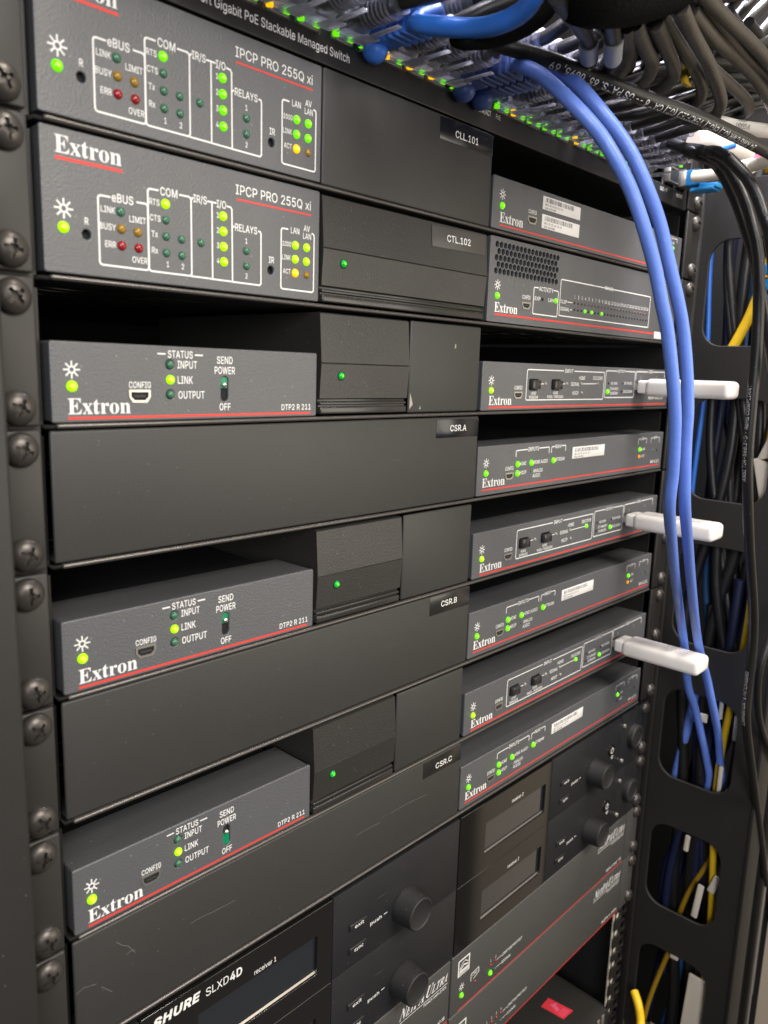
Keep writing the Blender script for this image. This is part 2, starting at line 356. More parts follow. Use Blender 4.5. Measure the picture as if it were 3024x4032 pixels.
# ------------------------------------------------------------------ lettering (flat print)
GL = {'E':(.658,[.021,.0,.021,.025,.066,.03,.093,.044,.107,.072,.112,.116,.112,.549,.107,.603,.093,.634,.066,.648,.024,.653,.024,.678,.594,.678,.594,.476,.571,.476,.549,.555,.507,.605,.44,.632,.345,.641,.317,.64,.298,.638,.285,.632,.277,.621,.273,.603,.272,.578,.272,.366,.288,.366,.346,.375,.386,.401,.412,.446,.429,.514,.453,.514,.453,.176,.428,.176,.42,.23,.407,.27,.386,.299,.359,.318,.322,.328,.276,.331,.272,.331,.272,.1,.275,.069,.286,.052,.307,.044,.343,.041,.41,.045,.467,.058,.513,.079,.552,.112,.585,.156,.612,.213,.64,.213,.599,.0],[[10,12,11],[10,18,12],[18,17,12],[17,16,12],[16,15,12],[15,13,12],[9,18,10],[8,18,9],[8,19,18],[8,20,19],[8,21,20],[7,21,8],[7,22,21],[7,23,22],[7,24,23],[6,24,7],[6,25,24],[14,13,15],[5,25,6],[29,31,30],[29,32,31],[28,32,29],[27,35,28],[35,32,28],[26,36,27],[36,35,27],[5,26,25],[5,40,26],[40,39,26],[39,38,26],[38,37,26],[37,36,26],[5,41,40],[34,32,35],[33,32,34],[50,52,51],[50,53,52],[49,53,50],[4,41,5],[48,53,49],[4,42,41],[47,53,48],[3,42,4],[3,43,42],[46,53,47],[3,44,43],[45,53,46],[2,44,3],[2,45,44],[2,53,45],[1,53,2],[0,53,1]]),'x':(.475,[.007,.0,.007,.022,.051,.044,.092,.084,.183,.203,.064,.392,.036,.424,.006,.437,.006,.462,.251,.462,.251,.438,.22,.433,.209,.417,.212,.405,.222,.387,.273,.306,.333,.382,.345,.4,.349,.415,.346,.426,.338,.432,.323,.436,.299,.438,.299,.462,.463,.462,.463,.441,.421,.421,.378,.378,.295,.274,.434,.054,.443,.042,.451,.032,.461,.026,.475,.023,.475,.0,.231,.0,.231,.024,.251,.025,.265,.029,.273,.035,.276,.045,.272,.064,.258,.088,.205,.17,.145,.091,.131,.069,.126,.051,.137,.029,.17,.022,.175,.022,.175,.0],[[7,9,8],[7,10,9],[22,24,23],[22,25,24],[22,21,25],[21,26,25],[7,11,10],[6,11,7],[20,26,21],[6,12,11],[19,26,20],[18,26,19],[5,12,6],[18,27,26],[5,13,12],[17,27,18],[5,14,13],[16,27,17],[4,14,5],[4,15,14],[15,27,16],[15,28,27],[4,28,15],[4,29,28],[3,43,4],[43,29,4],[3,44,43],[42,29,43],[3,45,44],[41,29,42],[2,45,3],[2,46,45],[40,29,41],[40,30,29],[2,47,46],[39,30,40],[1,47,2],[39,31,30],[38,31,39],[38,32,31],[1,48,47],[37,32,38],[37,33,32],[36,33,37],[35,33,36],[35,34,33],[0,48,1],[0,49,48],[0,50,49]]),'t':(.34,[.184,-.014,.133,-.007,.098,.016,.079,.053,.072,.106,.072,.415,.03,.415,.03,.446,.085,.5,.131,.55,.167,.593,.192,.631,.215,.631,.215,.462,.309,.462,.309,.415,.215,.415,.215,.122,.217,.095,.223,.076,.233,.064,.25,.06,.282,.073,.307,.111,.331,.098,.271,.014],[[10,12,11],[10,13,12],[9,13,10],[8,13,9],[7,13,8],[7,14,13],[7,15,14],[6,15,7],[5,15,6],[4,16,5],[16,15,5],[4,17,16],[4,18,17],[22,24,23],[3,18,4],[22,25,24],[3,19,18],[3,20,19],[21,25,22],[3,21,20],[3,25,21],[2,25,3],[1,25,2],[1,0,25]]),'r':(.428,[.027,.0,.027,.024,.052,.029,.068,.038,.075,.055,.078,.083,.078,.375,.076,.406,.069,.425,.055,.433,.03,.437,.031,.462,.217,.462,.217,.375,.245,.417,.279,.449,.313,.468,.347,.474,.384,.469,.41,.453,.426,.428,.431,.396,.427,.37,.414,.349,.394,.336,.369,.331,.346,.334,.331,.344,.319,.357,.308,.372,.296,.383,.281,.387,.261,.38,.241,.36,.227,.327,.222,.286,.222,.083,.226,.055,.237,.038,.258,.028,.294,.024,.294,.0],[[16,18,17],[16,19,18],[15,19,16],[10,12,11],[10,9,12],[9,13,12],[15,20,19],[14,20,15],[8,13,9],[14,21,20],[7,13,8],[13,31,14],[31,21,14],[6,13,7],[31,22,21],[13,32,31],[30,22,31],[29,22,30],[13,33,32],[5,13,6],[5,33,13],[28,22,29],[28,23,22],[5,34,33],[27,23,28],[27,24,23],[26,24,27],[26,25,24],[5,35,34],[5,36,35],[4,36,5],[4,37,36],[3,37,4],[3,38,37],[2,38,3],[2,39,38],[1,39,2],[1,40,39],[0,40,1],[0,41,40]]),'o':(.501,[.251,-.015,.189,-.007,.135,.017,.09,.055,.056,.105,.035,.163,.028,.229,.035,.296,.056,.356,.09,.405,.135,.443,.189,.466,.25,.474,.311,.466,.365,.443,.41,.406,.444,.357,.465,.298,.472,.229,.465,.161,.444,.102,.41,.053,.366,.016,.312,-.007,.251,.017,.287,.027,.311,.058,.319,.084,.324,.121,.326,.17,.327,.229,.323,.339,.309,.403,.286,.435,.251,.445,.214,.435,.191,.403,.178,.338,.174,.23,.175,.17,.178,.122,.183,.084,.191,.058,.215,.027],[[11,13,12],[11,14,13],[10,34,11],[34,14,11],[10,35,34],[33,14,34],[33,15,14],[9,35,10],[9,36,35],[32,15,33],[32,16,15],[8,36,9],[8,37,36],[31,16,32],[31,17,16],[7,37,8],[30,17,31],[7,38,37],[30,18,17],[6,38,7],[6,39,38],[5,39,6],[29,18,30],[29,19,18],[5,40,39],[28,19,29],[4,40,5],[28,20,19],[4,41,40],[27,20,28],[3,41,4],[27,21,20],[3,42,41],[26,21,27],[3,43,42],[25,21,26],[2,43,3],[25,22,21],[2,24,43],[24,22,25],[1,24,2],[1,22,24],[1,23,22],[0,23,1]]),'n':(.567,[.027,.0,.027,.024,.052,.028,.067,.038,.075,.056,.078,.083,.078,.377,.076,.404,.068,.423,.053,.434,.028,.438,.028,.462,.22,.462,.22,.398,.283,.455,.362,.474,.46,.434,.492,.315,.492,.083,.495,.056,.502,.039,.517,.028,.541,.024,.541,.0,.301,.0,.301,.024,.308,.024,.34,.039,.35,.083,.35,.323,.348,.359,.341,.384,.327,.399,.302,.404,.258,.391,.22,.35,.22,.083,.222,.056,.23,.039,.244,.028,.268,.024,.268,.0],[[14,16,15],[10,12,11],[10,9,12],[9,13,12],[13,16,14],[13,33,16],[33,32,16],[32,17,16],[8,13,9],[7,13,8],[13,34,33],[6,13,7],[31,17,32],[6,34,13],[6,35,34],[30,17,31],[5,35,6],[29,17,30],[5,36,35],[28,17,29],[28,18,17],[4,36,5],[4,37,36],[27,18,28],[27,19,18],[4,38,37],[27,20,19],[3,38,4],[26,20,27],[3,39,38],[26,21,20],[2,39,3],[2,40,39],[26,22,21],[1,40,2],[0,40,1],[0,41,40],[24,26,25],[24,22,26],[24,23,22]]),'*N':(.697,[.461,-.016,.208,.523,.101,.122,.094,.091,.092,.07,.11,.036,.163,.023,.163,.0,-.052,.0,-.052,.023,-.024,.025,-.002,.031,.017,.042,.032,.061,.044,.088,.056,.127,.162,.528,.167,.548,.171,.566,.172,.579,.173,.589,.169,.614,.155,.631,.131,.642,.096,.647,.096,.671,.293,.671,.505,.205,.598,.549,.602,.565,.606,.579,.607,.59,.608,.598,.604,.62,.591,.635,.569,.643,.537,.647,.537,.671,.752,.671,.752,.647,.724,.645,.702,.64,.684,.628,.669,.61,.656,.582,.644,.544,.491,-.016],[[24,26,25],[24,23,26],[23,22,26],[22,27,26],[36,38,37],[36,39,38],[35,39,36],[35,40,39],[35,41,40],[34,41,35],[34,42,41],[33,42,34],[21,27,22],[33,43,42],[32,43,33],[20,27,21],[32,44,43],[31,44,32],[30,44,31],[19,27,20],[30,45,44],[18,27,19],[29,45,30],[17,1,18],[1,27,18],[28,45,29],[27,45,28],[16,1,17],[27,46,45],[15,1,16],[15,2,1],[0,27,1],[0,46,27],[14,2,15],[14,3,2],[14,4,3],[13,4,14],[13,5,4],[12,5,13],[11,5,12],[11,6,5],[10,6,11],[9,6,10],[8,6,9],[8,7,6]]),'*E':(.656,[-.05,.0,-.05,.023,-.022,.025,.001,.031,.018,.042,.033,.061,.046,.088,.058,.127,.171,.549,.175,.563,.177,.576,.179,.587,.179,.597,.175,.62,.163,.634,.141,.642,.109,.647,.109,.671,.643,.671,.606,.483,.578,.483,.578,.492,.567,.56,.536,.606,.481,.631,.401,.639,.377,.638,.361,.636,.349,.63,.341,.622,.334,.61,.328,.592,.27,.373,.298,.373,.346,.376,.383,.383,.412,.396,.437,.417,.457,.444,.476,.479,.501,.479,.43,.203,.408,.203,.409,.213,.409,.223,.409,.232,.409,.242,.402,.288,.381,.318,.344,.334,.289,.339,.282,.339,.275,.339,.268,.339,.261,.338,.199,.109,.197,.098,.194,.084,.191,.072,.19,.065,.194,.051,.204,.041,.224,.036,.257,.034,.324,.038,.381,.05,.43,.07,.475,.102,.515,.146,.554,.203,.579,.203,.521,.0],[[16,18,17],[16,25,18],[25,24,18],[24,23,18],[23,22,18],[22,19,18],[15,25,16],[14,25,15],[14,26,25],[14,27,26],[14,28,27],[13,28,14],[13,29,28],[13,30,29],[12,30,13],[12,31,30],[11,31,12],[11,32,31],[10,32,11],[9,32,10],[8,32,9],[21,19,22],[7,32,8],[20,19,21],[38,40,39],[38,41,40],[37,41,38],[36,41,37],[35,41,36],[34,47,35],[47,41,35],[33,48,34],[48,47,34],[7,54,32],[54,33,32],[54,53,33],[53,52,33],[52,51,33],[51,50,33],[50,49,33],[49,48,33],[7,55,54],[46,41,47],[45,41,46],[44,41,45],[43,41,44],[42,41,43],[68,70,69],[68,71,70],[67,71,68],[6,55,7],[6,56,55],[66,71,67],[6,57,56],[5,57,6],[5,58,57],[5,59,58],[65,71,66],[5,60,59],[4,60,5],[4,61,60],[64,71,65],[3,61,4],[3,62,61],[63,71,64],[3,63,62],[3,71,63],[2,71,3],[1,71,2],[0,71,1]]),'*T':(.6,[.065,.0,.065,.025,.102,.03,.128,.041,.146,.059,.159,.089,.305,.636,.289,.636,.232,.627,.178,.599,.131,.553,.095,.492,.07,.492,.107,.671,.651,.671,.622,.479,.594,.479,.556,.596,.463,.635,.456,.635,.309,.094,.306,.081,.305,.068,.31,.049,.322,.037,.343,.029,.376,.025,.376,.0],[[12,10,13],[10,9,13],[9,8,13],[8,7,13],[7,14,13],[7,6,14],[6,18,14],[18,17,14],[17,15,14],[5,19,6],[19,18,6],[5,20,19],[16,15,17],[12,11,10],[5,21,20],[4,21,5],[4,22,21],[4,23,22],[3,23,4],[3,24,23],[2,24,3],[2,25,24],[1,25,2],[1,26,25],[0,26,1],[0,27,26]]),'*P':(.609,[-.05,.0,-.05,.023,-.022,.025,.001,.031,.018,.042,.033,.061,.046,.088,.058,.127,.171,.549,.175,.563,.177,.576,.179,.588,.179,.601,.175,.621,.163,.634,.141,.642,.109,.647,.109,.671,.386,.671,.554,.632,.61,.515,.601,.462,.575,.414,.534,.374,.481,.344,.404,.326,.291,.32,.255,.32,.202,.122,.195,.091,.193,.07,.197,.049,.21,.036,.231,.027,.263,.023,.263,.0,.296,.354,.369,.366,.422,.403,.453,.462,.464,.54,.442,.613,.375,.637,.355,.634,.342,.627,.333,.611,.325,.584,.265,.356,.273,.355,.281,.355,.289,.354],[[16,18,17],[16,19,18],[15,42,16],[42,19,16],[14,42,15],[14,43,42],[41,19,42],[14,44,43],[13,44,14],[41,20,19],[13,45,44],[12,45,13],[40,20,41],[12,46,45],[11,46,12],[10,46,11],[10,47,46],[9,47,10],[8,47,9],[7,47,8],[39,20,40],[39,21,20],[39,22,21],[38,22,39],[38,23,22],[37,23,38],[37,24,23],[36,24,37],[7,48,47],[7,49,48],[7,50,49],[7,27,50],[27,36,50],[27,24,36],[27,25,24],[27,26,25],[7,28,27],[6,28,7],[6,29,28],[6,30,29],[5,30,6],[5,31,30],[4,31,5],[4,32,31],[3,32,4],[3,33,32],[2,33,3],[2,34,33],[1,34,2],[0,34,1],[0,35,34]]),'*A':(.625,[-.101,.0,-.101,.025,-.058,.036,-.019,.071,.481,.687,.509,.687,.486,.132,.486,.118,.509,.05,.578,.025,.578,.0,.265,.0,.265,.025,.309,.035,.335,.058,.348,.09,.353,.129,.355,.209,.144,.209,.073,.12,.059,.1,.049,.084,.043,.07,.041,.06,.057,.037,.106,.025,.106,.0,.177,.25,.357,.25,.368,.488],[[3,5,4],[3,29,5],[29,6,5],[3,27,29],[28,6,29],[3,18,27],[18,28,27],[18,17,28],[17,6,28],[3,19,18],[16,6,17],[16,7,6],[15,7,16],[3,20,19],[15,8,7],[3,21,20],[14,8,15],[3,22,21],[2,22,3],[2,23,22],[2,24,23],[13,8,14],[13,9,8],[2,25,24],[1,25,2],[12,9,13],[0,25,1],[0,26,25],[11,9,12],[11,10,9]]),'*U':(.711,[.288,-.017,.193,-.005,.122,.032,.079,.089,.064,.161,.069,.205,.083,.266,.164,.562,.167,.573,.169,.583,.171,.592,.171,.6,.167,.623,.155,.638,.132,.645,.099,.649,.099,.671,.407,.671,.407,.648,.379,.646,.358,.641,.341,.631,.328,.615,.317,.592,.307,.56,.216,.227,.206,.184,.203,.146,.211,.104,.236,.071,.273,.048,.32,.041,.367,.047,.408,.063,.444,.093,.477,.139,.506,.204,.535,.289,.589,.476,.606,.543,.611,.586,.591,.629,.531,.647,.531,.671,.737,.671,.737,.646,.709,.637,.686,.619,.667,.584,.645,.519,.562,.238,.532,.152,.497,.086,.457,.038,.41,.007,.354,-.011],[[15,17,16],[15,18,17],[42,44,43],[42,45,44],[14,18,15],[14,19,18],[41,45,42],[14,20,19],[41,46,45],[13,20,14],[13,21,20],[12,21,13],[41,47,46],[12,22,21],[40,47,41],[11,22,12],[40,48,47],[11,23,22],[10,23,11],[9,23,10],[9,24,23],[39,48,40],[39,49,48],[8,24,9],[7,24,8],[6,24,7],[6,25,24],[38,49,39],[38,50,49],[37,50,38],[36,50,37],[5,25,6],[36,51,50],[5,26,25],[4,26,5],[35,51,36],[4,27,26],[3,27,4],[35,52,51],[3,28,27],[34,52,35],[3,29,28],[33,52,34],[2,29,3],[33,53,52],[2,30,29],[32,53,33],[2,31,30],[31,53,32],[2,53,31],[2,54,53],[1,54,2],[1,55,54],[0,55,1]]),'*L':(.633,[-.05,.0,-.05,.023,-.022,.025,.001,.031,.018,.042,.033,.061,.046,.088,.058,.127,.171,.549,.177,.576,.179,.597,.175,.619,.163,.635,.141,.643,.108,.647,.108,.671,.422,.671,.422,.647,.393,.645,.37,.639,.352,.627,.338,.608,.325,.58,.314,.544,.203,.123,.194,.084,.191,.063,.196,.049,.212,.041,.225,.039,.24,.037,.259,.036,.28,.035,.37,.045,.444,.075,.504,.125,.553,.199,.585,.199,.522,.0],[[14,16,15],[14,17,16],[13,17,14],[13,18,17],[13,19,18],[12,19,13],[12,20,19],[11,20,12],[11,21,20],[10,21,11],[10,22,21],[9,22,10],[9,23,22],[8,23,9],[7,23,8],[7,24,23],[35,37,36],[35,38,37],[6,24,7],[34,38,35],[6,25,24],[5,25,6],[5,26,25],[33,38,34],[5,27,26],[4,27,5],[4,28,27],[32,38,33],[3,28,4],[3,29,28],[3,30,29],[3,31,30],[3,32,31],[3,38,32],[2,38,3],[1,38,2],[0,38,1]]),'*R':(.639,[-.05,.0,-.05,.023,-.022,.025,.001,.031,.018,.042,.033,.061,.046,.088,.058,.127,.171,.549,.175,.563,.177,.576,.179,.587,.179,.597,.175,.62,.163,.634,.141,.642,.109,.647,.109,.671,.377,.671,.485,.662,.56,.635,.604,.588,.618,.521,.606,.462,.569,.411,.509,.371,.426,.344,.51,.091,.524,.06,.542,.041,.566,.031,.596,.026,.596,.0,.396,.0,.289,.331,.258,.331,.202,.122,.195,.092,.193,.07,.197,.049,.21,.036,.231,.027,.263,.023,.263,.0,.294,.365,.366,.377,.421,.414,.455,.47,.466,.542,.444,.615,.377,.639,.357,.637,.345,.631,.337,.618,.329,.594,.267,.366,.274,.365,.281,.365,.287,.365],[[16,18,17],[16,19,18],[16,20,19],[15,50,16],[50,20,16],[14,50,15],[14,51,50],[49,20,50],[14,52,51],[49,21,20],[13,52,14],[13,53,52],[12,53,13],[12,54,53],[48,21,49],[11,54,12],[11,55,54],[48,22,21],[10,55,11],[9,55,10],[8,55,9],[7,55,8],[47,22,48],[47,23,22],[46,23,47],[46,24,23],[45,24,46],[45,25,24],[44,25,45],[44,26,25],[7,56,55],[7,57,56],[7,58,57],[7,35,58],[35,44,58],[35,26,44],[35,34,26],[34,27,26],[7,36,35],[33,27,34],[6,36,7],[6,37,36],[6,38,37],[33,28,27],[5,38,6],[5,39,38],[4,39,5],[33,29,28],[4,40,39],[3,40,4],[33,30,29],[3,41,40],[33,31,30],[2,41,3],[2,42,41],[33,32,31],[1,42,2],[0,42,1],[0,43,42]])}
